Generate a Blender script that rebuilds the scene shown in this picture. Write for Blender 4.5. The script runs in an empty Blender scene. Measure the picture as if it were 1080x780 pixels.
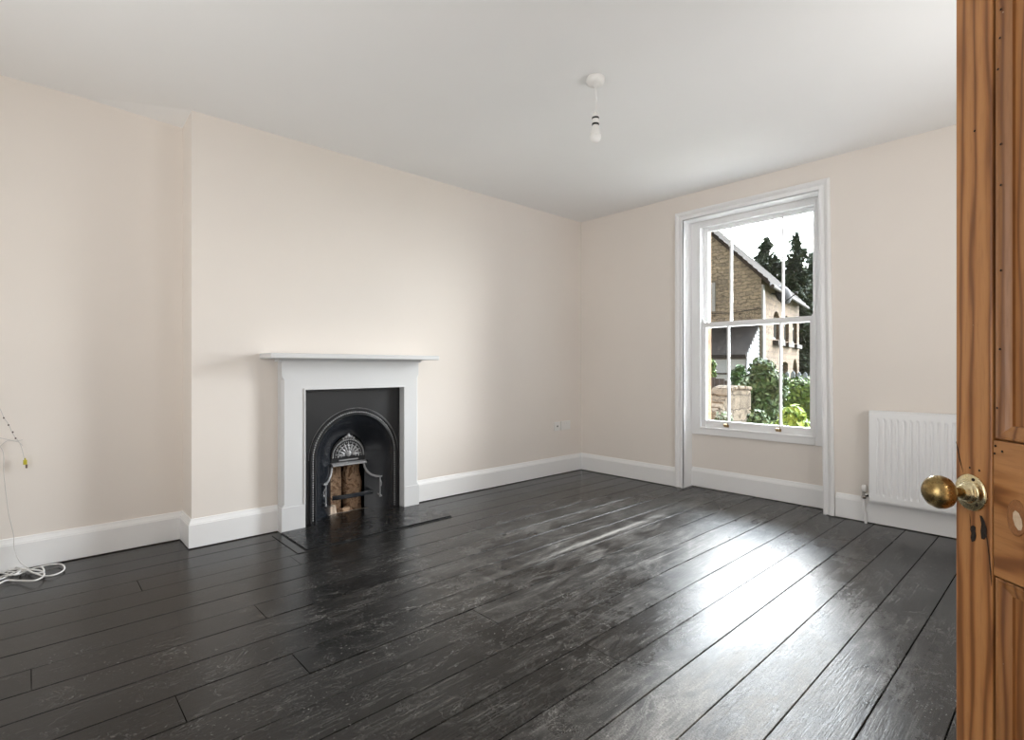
import bpy, bmesh, math, random
from mathutils import Vector, Matrix, noise
random.seed(7)
PI = math.pi
C = bpy.context.scene.collection
R_ = random.Random(11)

# ------------------------------------------------------------------ helpers
class MB:
    """collects geometry for one mesh object"""
    def __init__(s): s.v = []; s.f = []; s.sm = []
    def add(s, vs, fs, smooth=False):
        o = len(s.v); s.v += [tuple(p) for p in vs]
        for f in fs: s.f.append(tuple(i + o for i in f)); s.sm.append(smooth)
        return s
    def box(s, x0, x1, y0, y1, z0, z1):
        vs = [(x, y, z) for x in (x0, x1) for y in (y0, y1) for z in (z0, z1)]
        return s.add(vs, [(0,1,3,2),(4,6,7,5),(0,4,5,1),(2,3,7,6),(0,2,6,4),(1,5,7,3)])
    def prism(s, pts, axis, a, b):
        """polygon pts (2d) extruded along axis from a to b"""
        def P(p, t):
            q = list(p); q.insert(axis, t); return tuple(q)
        n = len(pts)
        vs = [P(p, a) for p in pts] + [P(p, b) for p in pts]
        fs = [tuple(range(n)), tuple(range(2*n-1, n-1, -1))]
        for i in range(n):
            j = (i+1) % n; fs.append((i, j, n+j, n+i))
        return s.add(vs, fs)
    def quad(s, *p): return s.add(p, [tuple(range(len(p)))])
    def tube(s, pts, r, n=8, cap=True):
        pts = [Vector(p) for p in pts]; rs = r if isinstance(r, (list, tuple)) else [r]*len(pts)
        vs = []; fs = []; up = None
        for i, p in enumerate(pts):
            d = (pts[min(i+1, len(pts)-1)] - pts[max(i-1, 0)]).normalized()
            if up is None:
                up = d.orthogonal().normalized()
            up = (up - d*up.dot(d))
            if up.length < 1e-6: up = d.orthogonal()
            up.normalize(); w = d.cross(up)
            for k in range(n):
                a = 2*PI*k/n; vs.append(p + (up*math.cos(a) + w*math.sin(a))*rs[i])
        for i in range(len(pts)-1):
            for k in range(n):
                fs.append((i*n+k, i*n+(k+1)%n, (i+1)*n+(k+1)%n, (i+1)*n+k))
        s.add(vs, fs, True)
        if cap:
            m = len(pts)
            s.add([vs[k] for k in range(n)], [tuple(range(n-1, -1, -1))])
            s.add([vs[(m-1)*n+k] for k in range(n)], [tuple(range(n))])
        return s
    def lathe(s, prof, o, axis=(0,0,1), n=24, smooth=True):
        """prof = (radius, height along axis)"""
        ax = Vector(axis).normalized(); u = ax.orthogonal().normalized(); w = ax.cross(u); o = Vector(o)
        vs = []; fs = []
        for r, h in prof:
            for k in range(n):
                a = 2*PI*k/n; vs.append(o + ax*h + (u*math.cos(a) + w*math.sin(a))*r)
        for i in range(len(prof)-1):
            for k in range(n):
                fs.append((i*n+k, i*n+(k+1)%n, (i+1)*n+(k+1)%n, (i+1)*n+k))
        fs.append(tuple(range(n-1, -1, -1))); fs.append(tuple((len(prof)-1)*n+k for k in range(n)))
        return s.add(vs, fs, smooth)
    def ball(s, c, r, n=8, m=6):
        rx, ry, rz = r if isinstance(r, (tuple, list)) else (r, r, r)
        vs = [(c[0], c[1], c[2]+rz)]; fs = []
        for i in range(1, m):
            t = PI*i/m
            for k in range(n):
                a = 2*PI*k/n
                vs.append((c[0]+rx*math.sin(t)*math.cos(a), c[1]+ry*math.sin(t)*math.sin(a), c[2]+rz*math.cos(t)))
        vs.append((c[0], c[1], c[2]-rz)); L = len(vs)-1
        for k in range(n):
            fs.append((0, 1+k, 1+(k+1)%n)); fs.append((L, 1+(m-2)*n+(k+1)%n, 1+(m-2)*n+k))
        for i in range(m-2):
            for k in range(n):
                fs.append((1+i*n+k, 1+(i+1)*n+k, 1+(i+1)*n+(k+1)%n, 1+i*n+(k+1)%n))
        return s.add(vs, fs, True)
    def sweep(s, path, frames, prof, closed_prof=False, smooth=False):
        """path points; frames[i]=(u,v) vectors; prof list of (a,b)"""
        n = len(prof); vs = []; fs = []
        for p, (u, v) in zip(path, frames):
            for a, b in prof: vs.append(Vector(p) + Vector(u)*a + Vector(v)*b)
        q = n if closed_prof else n-1
        for i in range(len(path)-1):
            for k in range(q):
                fs.append((i*n+k, i*n+(k+1)%n, (i+1)*n+(k+1)%n, (i+1)*n+k))
        s.add(vs, fs, smooth)
        if closed_prof:
            s.add(vs[:n], [tuple(range(n))]); s.add(vs[-n:], [tuple(range(n))])
        return s
    def build(s, name, mat, parent=None, bevel=0, seg=2, angle=35, local=False, fix=True, sub=0):
        me = bpy.data.meshes.new(name)
        vs = s.v
        if parent is not None and not local:
            inv = parent.matrix_world.inverted() if False else None
            M = parent_matrix(parent).inverted(); vs = [tuple(M @ Vector(p)) for p in vs]
        me.from_pydata(vs, [], s.f)
        for p, q in zip(me.polygons, s.sm): p.use_smooth = q
        me.validate()
        if fix:
            bm = bmesh.new(); bm.from_mesh(me)
            bmesh.ops.recalc_face_normals(bm, faces=bm.faces); bm.to_mesh(me); bm.free()
        if mat: me.materials.append(mat)
        o = bpy.data.objects.new(name, me); C.objects.link(o)
        if parent is not None: o.parent = parent
        if bevel:
            m = o.modifiers.new('Bevel', 'BEVEL'); m.width = bevel; m.segments = seg
            m.limit_method = 'ANGLE'; m.angle_limit = math.radians(angle)
            m.harden_normals = False
        if sub:
            m = o.modifiers.new('Sub', 'SUBSURF'); m.levels = sub; m.render_levels = sub
        return o

def parent_matrix(o):
    M = Matrix.LocRotScale(o.location, o.rotation_euler, o.scale)
    return parent_matrix(o.parent) @ M if o.parent else M

def tag(o, label=None, cat=None, group=None, kind=None):
    if label: o['label'] = label
    if cat: o['category'] = cat
    if group: o['group'] = group
    if kind: o['kind'] = kind
    return o

def thing(name, loc, label, cat, group=None, rz=0, kind=None):
    o = bpy.data.objects.new(name, None); C.objects.link(o); o.location = loc
    o.rotation_euler = (0, 0, rz); o.empty_display_size = .1
    return tag(o, label, cat, group, kind)

def fill_holes(outer, holes, plane, const):
    """triangulated plate with holes. plane: index of the constant axis"""
    bm = bmesh.new(); edges = []
    for loop in [outer] + holes:
        vs = []
        for p in loop:
            q = list(p); q.insert(plane, const); vs.append(bm.verts.new(q))
        for i in range(len(vs)): edges.append(bm.edges.new((vs[i], vs[(i+1) % len(vs)])))
    bmesh.ops.triangle_fill(bm, use_beauty=True, edges=edges)
    bm.verts.index_update()
    V = [tuple(v.co) for v in bm.verts]; F = [tuple(v.index for v in f.verts) for f in bm.faces]
    bm.free(); return V, F

# ------------------------------------------------------------------ materials
class NT:
    def __init__(s, name):
        s.m = bpy.data.materials.new(name); s.m.use_nodes = True; s.t = s.m.node_tree
        s.b = s.t.nodes['Principled BSDF']; s.out = s.t.nodes['Material Output']
    def n(s, typ, **kw):
        x = s.t.nodes.new(typ)
        for k, v in kw.items():
            if k.startswith('_'): setattr(x, k[1:], v)
            else:
                key = int(k[1:]) if k[0] == 'i' and k[1:].isdigit() else k.replace('_', ' ')
                s.set(x, key, v)
        return x
    def set(s, x, key, v):
        sock = x.inputs[key]
        if isinstance(v, bpy.types.NodeSocket): s.t.links.new(v, sock)
        else: sock.default_value = v
    def math(s, op, a, b=0.0, c=None, clamp=False):
        x = s.t.nodes.new('ShaderNodeMath'); x.operation = op; x.use_clamp = clamp
        s.set(x, 0, a); s.set(x, 1, b)
        if c is not None: s.set(x, 2, c)
        return x.outputs[0]
    def mix(s, f, a, b):
        x = s.t.nodes.new('ShaderNodeMix'); x.data_type = 'RGBA'
        s.set(x, 0, f); s.set(x, 6, a); s.set(x, 7, b); return x.outputs[2]
    def coord(s, kind='Object'): return s.t.nodes.new('ShaderNodeTexCoord').outputs[kind]
    def map(s, vec, scale=(1,1,1), loc=(0,0,0), rot=(0,0,0)):
        x = s.n('ShaderNodeMapping', Vector=vec, Scale=scale, Location=loc, Rotation=rot); return x.outputs[0]
    def noise(s, vec, scale, detail=4, rough=.55, dist=0):
        x = s.n('ShaderNodeTexNoise', Vector=vec, Scale=scale, Detail=detail, Roughness=rough, Distortion=dist); return x.outputs[0]
    def ramp(s, f, stops, interp='LINEAR'):
        x = s.t.nodes.new('ShaderNodeValToRGB'); x.color_ramp.interpolation = interp
        e = x.color_ramp.elements
        while len(e) < len(stops): e.new(.5)
        for k, (p, c) in enumerate(stops):
            e[k].position = p; e[k].color = c if len(c) == 4 else (*c, 1)
        s.set(x, 0, f); return x.outputs[0]
    def range(s, f, a, b, c=0, d=1):
        x = s.n('ShaderNodeMapRange', Value=f, From_Min=a, From_Max=b, To_Min=c, To_Max=d); x.clamp = True; return x.outputs[0]
    def bump(s, h, strength=.3, dist=.01):
        x = s.n('ShaderNodeBump', Height=h, Strength=strength, Distance=dist)
        s.t.links.new(x.outputs[0], s.b.inputs['Normal']); return x
    def P(s, **kw):
        for k, v in kw.items(): s.set(s.b, k.replace('_', ' '), v)
        return s.m

def g3(v): return (v, v, v)
def paint(name, col, rough=.5, nscale=60, bstr=.05, bdist=.002, var=.03):
    t = NT(name); c = t.coord()
    n1 = t.noise(c, 1.3, 3); a = tuple(x*(1-var) for x in col); b = tuple(min(1, x*(1+var)) for x in col)
    t.P(Base_Color=t.ramp(n1, [(.3, a), (.7, b)]), Roughness=rough)
    t.bump(t.noise(c, nscale, 3), bstr, bdist)
    return t.m

M = {}
M['wall'] = paint('cream_wall_paint', (.80, .746, .692), .75, 90, .05, .002, .015)
M['ceil'] = paint('ceiling_paint', (.87, .87, .865), .85, 60, .05, .002, .01)
M['white'] = paint('white_gloss_paint', (.84, .84, .84), .38, 25, .05, .002, .012)
M['surround'] = paint('grey_white_satin_paint', (.66, .665, .67), .42, 25, .05, .002, .012)
M['rad'] = paint('radiator_enamel', (.86, .865, .87), .3, 20, .02, .001, .01)
M['plastic'] = paint('white_plastic', (.8, .79, .77), .35, 40, .02, .001, .01)
M['dirt'] = paint('grey_plastic', (.25, .24, .23), .5)
M['black'] = paint('black_rubber', (.01, .01, .01), .5)

def mat_floor():
    t = NT('black_painted_boards'); c = t.coord()
    at = t.t.nodes.new('ShaderNodeAttribute'); at.attribute_name = 'plank'; pr = at.outputs['Fac']
    off = t.n('ShaderNodeCombineXYZ', X=t.math('MULTIPLY', pr, 37.0), Y=t.math('MULTIPLY', pr, 5.0), Z=0.0).outputs[0]
    v = t.n('ShaderNodeVectorMath', _operation='ADD', i0=c, i1=off).outputs[0]
    grain = t.noise(t.map(v, (1.6, 34, 1)), 3.0, 6, .62, .6)
    fine = t.noise(t.map(v, (5, 160, 1)), 2.0, 3, .6)
    big = t.noise(c, .85, 4, .55, .4)
    mid = t.noise(c, 3.2, 6, .65, 1.0)
    streak = t.noise(t.map(v, (1.1, 26, 1)), 2.2, 5, .65, .5)
    swirl = t.noise(t.map(c, (1, 1, 1)), 2.0, 8, .7, 3.2)
    sep = t.n('ShaderNodeSeparateXYZ', Vector=c); X, Y = sep.outputs[0], sep.outputs[1]
    # walked path towards the window, where the paint is rubbed through
    def blob(cx, cy, sx, sy, rot=0):
        dx = t.math('SUBTRACT', X, cx); dy = t.math('SUBTRACT', Y, cy)
        if rot:
            ca, sa = math.cos(rot), math.sin(rot)
            ex = t.math('ADD', t.math('MULTIPLY', dx, ca), t.math('MULTIPLY', dy, sa))
            ey = t.math('SUBTRACT', t.math('MULTIPLY', dy, ca), t.math('MULTIPLY', dx, sa)); dx, dy = ex, ey
        d = t.math('ADD', t.math('POWER', t.math('DIVIDE', dx, sx), 2.0), t.math('POWER', t.math('DIVIDE', dy, sy), 2.0))
        return t.math('POWER', 2.718, t.math('MULTIPLY', d, -1.0))
    walk = blob(3.0, 1.9, 1.7, 1.0)
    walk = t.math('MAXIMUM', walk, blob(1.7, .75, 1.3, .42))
    base = t.math('ADD', t.math('MULTIPLY', walk, .95), .18)
    s1 = t.math('MULTIPLY', t.range(streak, .56, .80), t.range(big, .40, .62))
    s2 = t.math('MULTIPLY', t.range(swirl, .55, .78), t.range(mid, .45, .70))
    s3 = t.math('MULTIPLY', t.range(grain, .60, .74), t.range(mid, .42, .62))
    speck = t.range(t.noise(t.map(c, (1, 1.6, 1)), 75, 2, .5), .66, .72)
    speck = t.math('MULTIPLY', speck, t.range(t.noise(c, 2.4, 3), .46, .60))
    def contour(n_, lv, wd): return t.range(t.math('ABSOLUTE', t.math('SUBTRACT', n_, lv)), 0, wd, 1, 0)
    scn = t.noise(t.map(c, (1, 1.6, 1)), 3.4, 7, .62, 1.6)
    scr = t.math('MAXIMUM', contour(scn, .5, .010), contour(scn, .57, .007))
    scr = t.math('MULTIPLY', scr, t.range(t.noise(c, 6.0, 5, .65), .47, .62))
    patch = t.noise(t.map(v, (1.4, 4.0, 1)), 2.2, 8, .72, 1.2)
    gl = t.math('MULTIPLY', t.range(grain, .46, .66), t.range(patch, .47, .63))
    dust = t.math('MULTIPLY', t.range(patch, .45, .68), t.math('POWER', walk, 1.3))
    w = t.math('ADD', t.math('MULTIPLY', s1, .7), t.math('ADD', t.math('MULTIPLY', s2, .8), t.math('MULTIPLY', s3, .5)))
    w = t.math('ADD', t.math('MULTIPLY', w, base), t.math('MULTIPLY', speck, t.math('ADD', t.math('MULTIPLY', walk, .7), .35)))
    w = t.math('ADD', w, t.math('MULTIPLY', scr, t.math('ADD', t.math('MULTIPLY', walk, .55), .16)))
    w = t.math('ADD', w, t.math('MULTIPLY', gl, t.math('ADD', t.math('MULTIPLY', walk, .40), .03)))
    w = t.math('ADD', w, t.math('MULTIPLY', dust, .26))
    # the long bare streak in front of the window corner
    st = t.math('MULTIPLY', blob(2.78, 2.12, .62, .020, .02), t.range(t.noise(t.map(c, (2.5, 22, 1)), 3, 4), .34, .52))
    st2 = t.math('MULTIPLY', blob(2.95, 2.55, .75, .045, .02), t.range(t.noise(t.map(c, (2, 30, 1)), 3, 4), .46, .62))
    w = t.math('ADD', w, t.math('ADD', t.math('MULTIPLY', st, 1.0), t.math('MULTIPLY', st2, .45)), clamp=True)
    near = blob(1.75, .78, 1.15, .26)  # paler boards near the camera: window glare painted into the wear mask
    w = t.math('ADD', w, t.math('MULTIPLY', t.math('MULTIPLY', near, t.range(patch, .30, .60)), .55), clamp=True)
    sp2 = t.noise(c, 150, 2, .5)
    w = t.math('MULTIPLY', w, t.range(sp2, .30, .62, .35, 1.0))
    dark = t.mix(pr, (.005, .0048, .0046, 1), (.014, .0133, .0125, 1))
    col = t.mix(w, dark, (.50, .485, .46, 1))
    # nail heads and dents
    vor = t.n('ShaderNodeTexVoronoi', Vector=t.map(c, (3.1, 9.0, 1)), Scale=1.0, Randomness=1.0)
    dent = t.range(vor.outputs['Distance'], .035, .06, 1, 0)
    col = t.mix(dent, col, (.004, .004, .004, 1))
    rgh = t.math('ADD', t.math('MULTIPLY', w, .26), t.math('ADD', t.math('MULTIPLY', t.range(mid, .3, .7), .08), .105))
    rgh = t.math('ADD', rgh, t.math('ADD', t.math('MULTIPLY', pr, .06), t.math('MULTIPLY', walk, .17)))
    h = t.math('ADD', t.math('MULTIPLY', grain, .8), t.math('ADD', t.math('MULTIPLY', fine, .6), t.math('ADD', t.math('MULTIPLY', mid, .4), t.math('MULTIPLY', sp2, .30))))
    h = t.math('SUBTRACT', h, t.math('MULTIPLY', dent, 1.5))
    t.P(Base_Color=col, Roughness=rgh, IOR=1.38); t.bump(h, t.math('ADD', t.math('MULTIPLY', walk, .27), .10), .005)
    return t.m
M['floor'] = mat_floor()

def mat_slab():
    t = NT('black_painted_stone'); c = t.coord()
    n1 = t.noise(c, 5, 6, .6, 2.0); n2 = t.noise(t.map(c, (3, 12, 1)), 3, 6, .7, 2.5)
    w = t.math('MULTIPLY', t.range(n2, .60, .78), .22)
    t.P(Base_Color=t.mix(w, (.008, .008, .008, 1), (.4, .39, .37, 1)), Roughness=t.range(n1, .3, .7, .14, .38))
    t.bump(t.noise(c, 14, 6), .25, .006); return t.m
M['slab'] = mat_slab()

def mat_iron(name, col, r0, r1, b=.25, ior=1.5):
    t = NT(name); c = t.coord(); n1 = t.noise(c, 7, 5, .6)
    t.P(Base_Color=(*col, 1), Roughness=t.range(n1, .3, .7, r0, r1), Metallic=.0, IOR=ior)
    t.bump(t.noise(c, 55, 5), b, .002); return t.m
M['iron'] = mat_iron('blackened_cast_iron', (.013, .0135, .015), .28, .45, .25, 1.45)
M['iron2'] = mat_iron('polished_cast_iron', (.014, .016, .020), .12, .24, .10, 1.6)
M['iron3'] = mat_iron('glint_iron_edge', (.26, .26, .265), .20, .34, .2, 1.8)  # paler grey on raised parts puts the reflected glint into the colour
def mat_simple(name, cols, scale, rough, bs=.4, bd=.01, dist=.3, metal=0.0, detail=6):
    t = NT(name); c = t.coord(); n1 = t.noise(c, scale, detail, .65, dist)
    k = len(cols); t.P(Base_Color=t.ramp(n1, [(.28 + .44*i/(k-1), q) for i, q in enumerate(cols)]), Roughness=rough, Metallic=metal)
    t.bump(t.noise(c, scale*4, 5), bs, bd); return t.m
M['soot'] = mat_simple('soot', [(.006, .006, .006), (.016, .014, .013)], 6, .9)
M['firebrick'] = mat_simple('scorched_fire_brick', [(.02, .014, .010), (.16, .085, .045), (.50, .34, .22), (.10, .05, .03), (.42, .22, .12)], 11, .9, 1.0, .015, 1.5)
M['firebrick2'] = mat_simple('pale_fire_brick', [(.35, .25, .18), (.72, .60, .48), (.55, .36, .26)], 20, .9, .8, .01, .8)
M['hearthedge'] = mat_simple('chipped_stone_edge', [(.25, .2, .16), (.60, .53, .45)], 18, .85)

def mat_brass(name, a, b, r0, r1):
    t = NT(name); c = t.coord(); n1 = t.noise(c, 22, 6, .65, .6); n2 = t.noise(c, 90, 4)
    t.P(Base_Color=t.ramp(n1, [(.3, a), (.7, b)]), Metallic=1.0, Roughness=t.range(n2, .3, .7, r0, r1)); t.bump(n1, .08, .001); return t.m
M['brass'] = mat_brass('tarnished_brass', (.24, .16, .06), (.55, .41, .19), .22, .38)
M['brass2'] = mat_brass('pale_worn_brass', (.62, .50, .26), (.88, .78, .52), .16, .32)
M['brass3'] = mat_brass('dull_brass', (.30, .20, .10), (.50, .36, .20), .3, .45)
M['chrome'] = mat_brass('dull_chrome', (.45, .43, .40), (.7, .68, .66), .15, .3)

def mat_pine(name, axis='z', seed=0, tone=1.0):
    t = NT(name); c = t.coord()
    sc = {'z': (17, 17, 1.5), 'x': (1.5, 17, 17)}[axis]
    v = t.map(c, sc, (seed*3.1, seed*1.7, seed*2.3))
    warp = t.noise(v, .8, 3, .5, .4)
    rings = t.n('ShaderNodeTexWave', Vector=v, Scale=.75, Distortion=12.0, Detail=3.0, Detail_Scale=.8, Detail_Roughness=.6, _wave_type='BANDS', _bands_direction='X').outputs[1]
    fine = t.noise(t.map(c, tuple(q*7 for q in sc)), 1.5, 4, .6)
    k = lambda q: tuple(x*tone for x in q)
    col = t.ramp(rings, [(.0, k((.44, .205, .072))), (.5, k((.40, .178, .058))), (.82, k((.31, .125, .038))), (1, k((.19, .070, .020)))])
    col = t.mix(t.math('MULTIPLY', t.range(warp, .45, .7), .45), col, (*k((.25, .11, .04)), 1))
    col = t.mix(t.math('MULTIPLY', t.range(fine, .5, .75), .30), col, (*k((.16, .07, .024)), 1))
    pits = t.range(t.noise(c, 130, 2), .74, .78)
    pits = t.math('MULTIPLY', pits, t.range(t.noise(c, 9, 2), .5, .6))
    col = t.mix(t.math('MULTIPLY', pits, .7), col, (.55, .42, .28, 1))
    t.P(Base_Color=col, Roughness=t.range(fine, .3, .7, .34, .5)); t.bump(t.math('ADD', fine, t.math('MULTIPLY', rings, .4)), .12, .002)
    return t
M['pine'] = mat_pine('waxed_pine_stile', 'z', 1, 1.04).m
M['pine_rail'] = mat_pine('waxed_pine_rail', 'x', 2, .98).m
M['pine_panel'] = mat_pine('waxed_pine_panel', 'z', 4, .95).m
M['pine_mould'] = mat_pine('waxed_pine_moulding', 'z', 6, .80).m
M['pine_gap'] = mat_simple('dark_joint', [(.008, .005, .003), (.022, .012, .006)], 30, .8)
M['pine_knot'] = mat_simple('pine_knot', [(.22, .085, .026), (.36, .155, .05)], 55, .5)
M['filler'] = mat_simple('pale_wood_filler', [(.55, .40, .26), (.72, .58, .42)], 60, .7)

def mat_glass():
    m = bpy.data.materials.new('window_glass'); m.use_nodes = True; t = m.node_tree; t.nodes.clear()
    o = t.nodes.new('ShaderNodeOutputMaterial'); mx = t.nodes.new('ShaderNodeMixShader')
    tr = t.nodes.new('ShaderNodeBsdfTransparent'); gl = t.nodes.new('ShaderNodeBsdfGlossy'); gl.inputs['Roughness'].default_value = .02
    tr.inputs[0].default_value = (.97, .98, .975, 1)
    fr = t.nodes.new('ShaderNodeFresnel'); fr.inputs[0].default_value = 1.35
    t.links.new(fr.outputs[0], mx.inputs[0]); t.links.new(tr.outputs[0], mx.inputs[1]); t.links.new(gl.outputs[0], mx.inputs[2]); t.links.new(mx.outputs[0], o.inputs[0])
    return m
M['glass'] = mat_glass()
M['frost'] = paint('frosted_bulb', (.86, .85, .83), .45, 20, .01, .001, .01)

def mat_stone(name, ua, ca, cb, mortar, bw=.42, bh=.17, msize=.012):
    """coursed rubble on a vertical wall; ua = local axis along the wall"""
    t = NT(name); c = t.coord(); sep = t.n('ShaderNodeSeparateXYZ', Vector=c)
    u = sep.outputs[ua]; z = sep.outputs[2]
    wob = t.noise(c, 3.4, 5, .65); wob2 = t.noise(t.map(c, (1, 1, 1), (5, 9, 3)), 4.0, 5, .65)
    uv = t.n('ShaderNodeCombineXYZ', X=t.math('ADD', u, t.math('MULTIPLY', wob, .42)), Y=t.math('ADD', z, t.math('MULTIPLY', wob2, .26)), Z=0.0).outputs[0]
    br = t.n('ShaderNodeTexBrick', Vector=uv, Color1=(*ca, 1), Color2=(*cb, 1), Mortar=(*mortar, 1), Scale=1.0, Mortar_Size=msize, Mortar_Smooth=.3, Bias=-.1, Brick_Width=bw, Row_Height=bh)
    n1 = t.noise(c, 9, 6, .7, .5); n2 = t.noise(c, 1.1, 4, .6)
    col = t.mix(t.math('MULTIPLY', t.range(n1, .48, .66), .75), br.outputs[0], (*[x*.35 for x in ca], 1))
    col = t.mix(t.math('MULTIPLY', t.range(n2, .52, .66), .45), col, (*[x*.45 for x in cb], 1))
    holes = t.math('MULTIPLY', t.range(t.noise(t.map(c, (1, 1, 2.4)), 5.5, 3), .62, .67), t.range(n2, .45, .55))
    col = t.mix(t.math('MULTIPLY', holes, .85), col, (.03, .025, .02, 1))
    t.P(Base_Color=col, Roughness=.95)
    t.bump(t.math('SUBTRACT', t.math('ADD', n1, t.math('MULTIPLY', br.outputs[1], -1.0)), holes), .6, .03); return t.m
M['stone_gable'] = mat_stone('weathered_rubble_stone', 1, (.25, .21, .155), (.17, .147, .115), (.10, .085, .062), .26, .115, .012)
M['stone_front'] = mat_stone('pale_dressed_stone', 0, (.165, .118, .082), (.115, .087, .063), (.055, .042, .032), .42, .2, .012)
M['stone_garden'] = mat_stone('garden_wall_stone', 1, (.175, .15, .118), (.125, .108, .086), (.07, .06, .05), .35, .2)
M['stone_reveal'] = mat_simple('honey_stone', [(.10, .06, .036), (.17, .11, .068)], 9, .9)
def mat_tiles(name, a, b, row=.28):
    t = NT(name); c = t.coord(); sep = t.n('ShaderNodeSeparateXYZ', Vector=c)
    uv = t.n('ShaderNodeCombineXYZ', X=sep.outputs[0], Y=sep.outputs[1], Z=0.0).outputs[0]
    br = t.n('ShaderNodeTexBrick', Vector=uv, Color1=(*a, 1), Color2=(*b, 1), Mortar=(*[x*.25 for x in a], 1), Scale=1.0, Mortar_Size=.018, Brick_Width=.34, Row_Height=row)
    n1 = t.noise(c, 5, 5, .7)
    t.P(Base_Color=t.mix(t.math('MULTIPLY', t.range(n1, .45, .7), .6), br.outputs[0], (*[x*.4 for x in a], 1)), Roughness=.9)
    t.bump(t.math('ADD', br.outputs[1], t.math('MULTIPLY', n1, .5)), -.6, .03); return t.m
M['roof'] = mat_tiles('brown_roof_tiles', (.030, .022, .017), (.018, .014, .012))
M['roof_dark'] = mat_tiles('dark_slate_roof', (.022, .019, .018), (.012, .011, .0105), .2)
M['board_white'] = mat_simple('weathered_white_boards', [(.12, .125, .125), (.17, .175, .175)], 4, .7)
M['render_white'] = mat_simple('pale_render', [(.26, .29, .33), (.34, .36, .39)], 2, .85)
M['fence_dark'] = mat_simple('dark_fence_timber', [(.03, .026, .024), (.07, .06, .055)], 6, .85)
M['fence_blue'] = mat_simple('grey_blue_fence_paint', [(.15, .18, .21), (.22, .25, .28)], 5, .75)
M['ext_glass'] = paint('dark_window_glass', (.10, .13, .16), .12)
M['ext_frame'] = paint('pale_window_joinery', (.22, .225, .225), .5)
M['dark_metal'] = paint('dark_metal', (.02, .02, .022), .7)
M['soil'] = mat_simple('garden_soil', [(.05, .06, .025), (.10, .12, .05)], 2, .95)
def mat_leaf(name, a, b, d, rough=.5):
    t = NT(name)
    rnd = t.t.nodes.new('ShaderNodeNewGeometry').outputs['Random Per Island']
    t.P(Base_Color=t.ramp(rnd, [(0, a), (.5, b), (1, d)]), Roughness=rough); return t.m
M['leaf_mid'] = mat_leaf('mid_green_leaves', (.018, .040, .012), (.040, .075, .025), (.10, .13, .06))
M['leaf_lime'] = mat_leaf('lime_green_leaves', (.055, .11, .008), (.12, .18, .015), (.20, .26, .04))
M['leaf_ivy'] = mat_leaf('ivy_leaves', (.025, .055, .010), (.060, .11, .018), (.12, .17, .035))
M['leaf_dark'] = mat_leaf('conifer_needles', (.012, .022, .014), (.025, .040, .022), (.055, .07, .035), .7)
M['leaf_shrub'] = mat_leaf('dark_shrub_leaves', (.015, .045, .012), (.03, .075, .02), (.06, .12, .03))
M['leaf_grey'] = mat_leaf('grey_green_leaves', (.04, .06, .03), (.09, .12, .065), (.20, .21, .18))
M['bark'] = mat_simple('bark', [(.03, .022, .016), (.08, .06, .045)], 8, .9)

for k_ in ('stone_gable', 'stone_front', 'stone_garden', 'stone_reveal', 'roof', 'roof_dark', 'board_white', 'render_white', 'fence_dark', 'fence_blue', 'soil', 'bark',
           'leaf_mid', 'leaf_lime', 'leaf_ivy', 'leaf_dark', 'leaf_shrub', 'leaf_grey', 'ext_frame', 'dark_metal'):
    M[k_].node_tree.nodes['Principled BSDF'].inputs['Specular IOR Level'].default_value = .12

# ------------------------------------------------------------------ room frame
# camera stands at x=0,y=0; +x runs to the window wall, +y to the fireplace wall
YW = 3.67          # chimney breast face
YA = 3.92          # alcove back wall
XW = 4.39          # window wall
XL = -1.05         # wall opposite the window
YS = -.40          # doorway wall
H = 2.66
CBX = .73          # left edge of the chimney breast
WY0, WY1 = 1.335, 2.465     # window recess
WZ = 2.43
FX0, FX1, FZ = 1.389, 2.156, .945    # surround opening

def struct(mb, name, mat, label, cat, **kw):
    o = mb.build(name, mat, **kw); return tag(o, label, cat, kind='structure')

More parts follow.
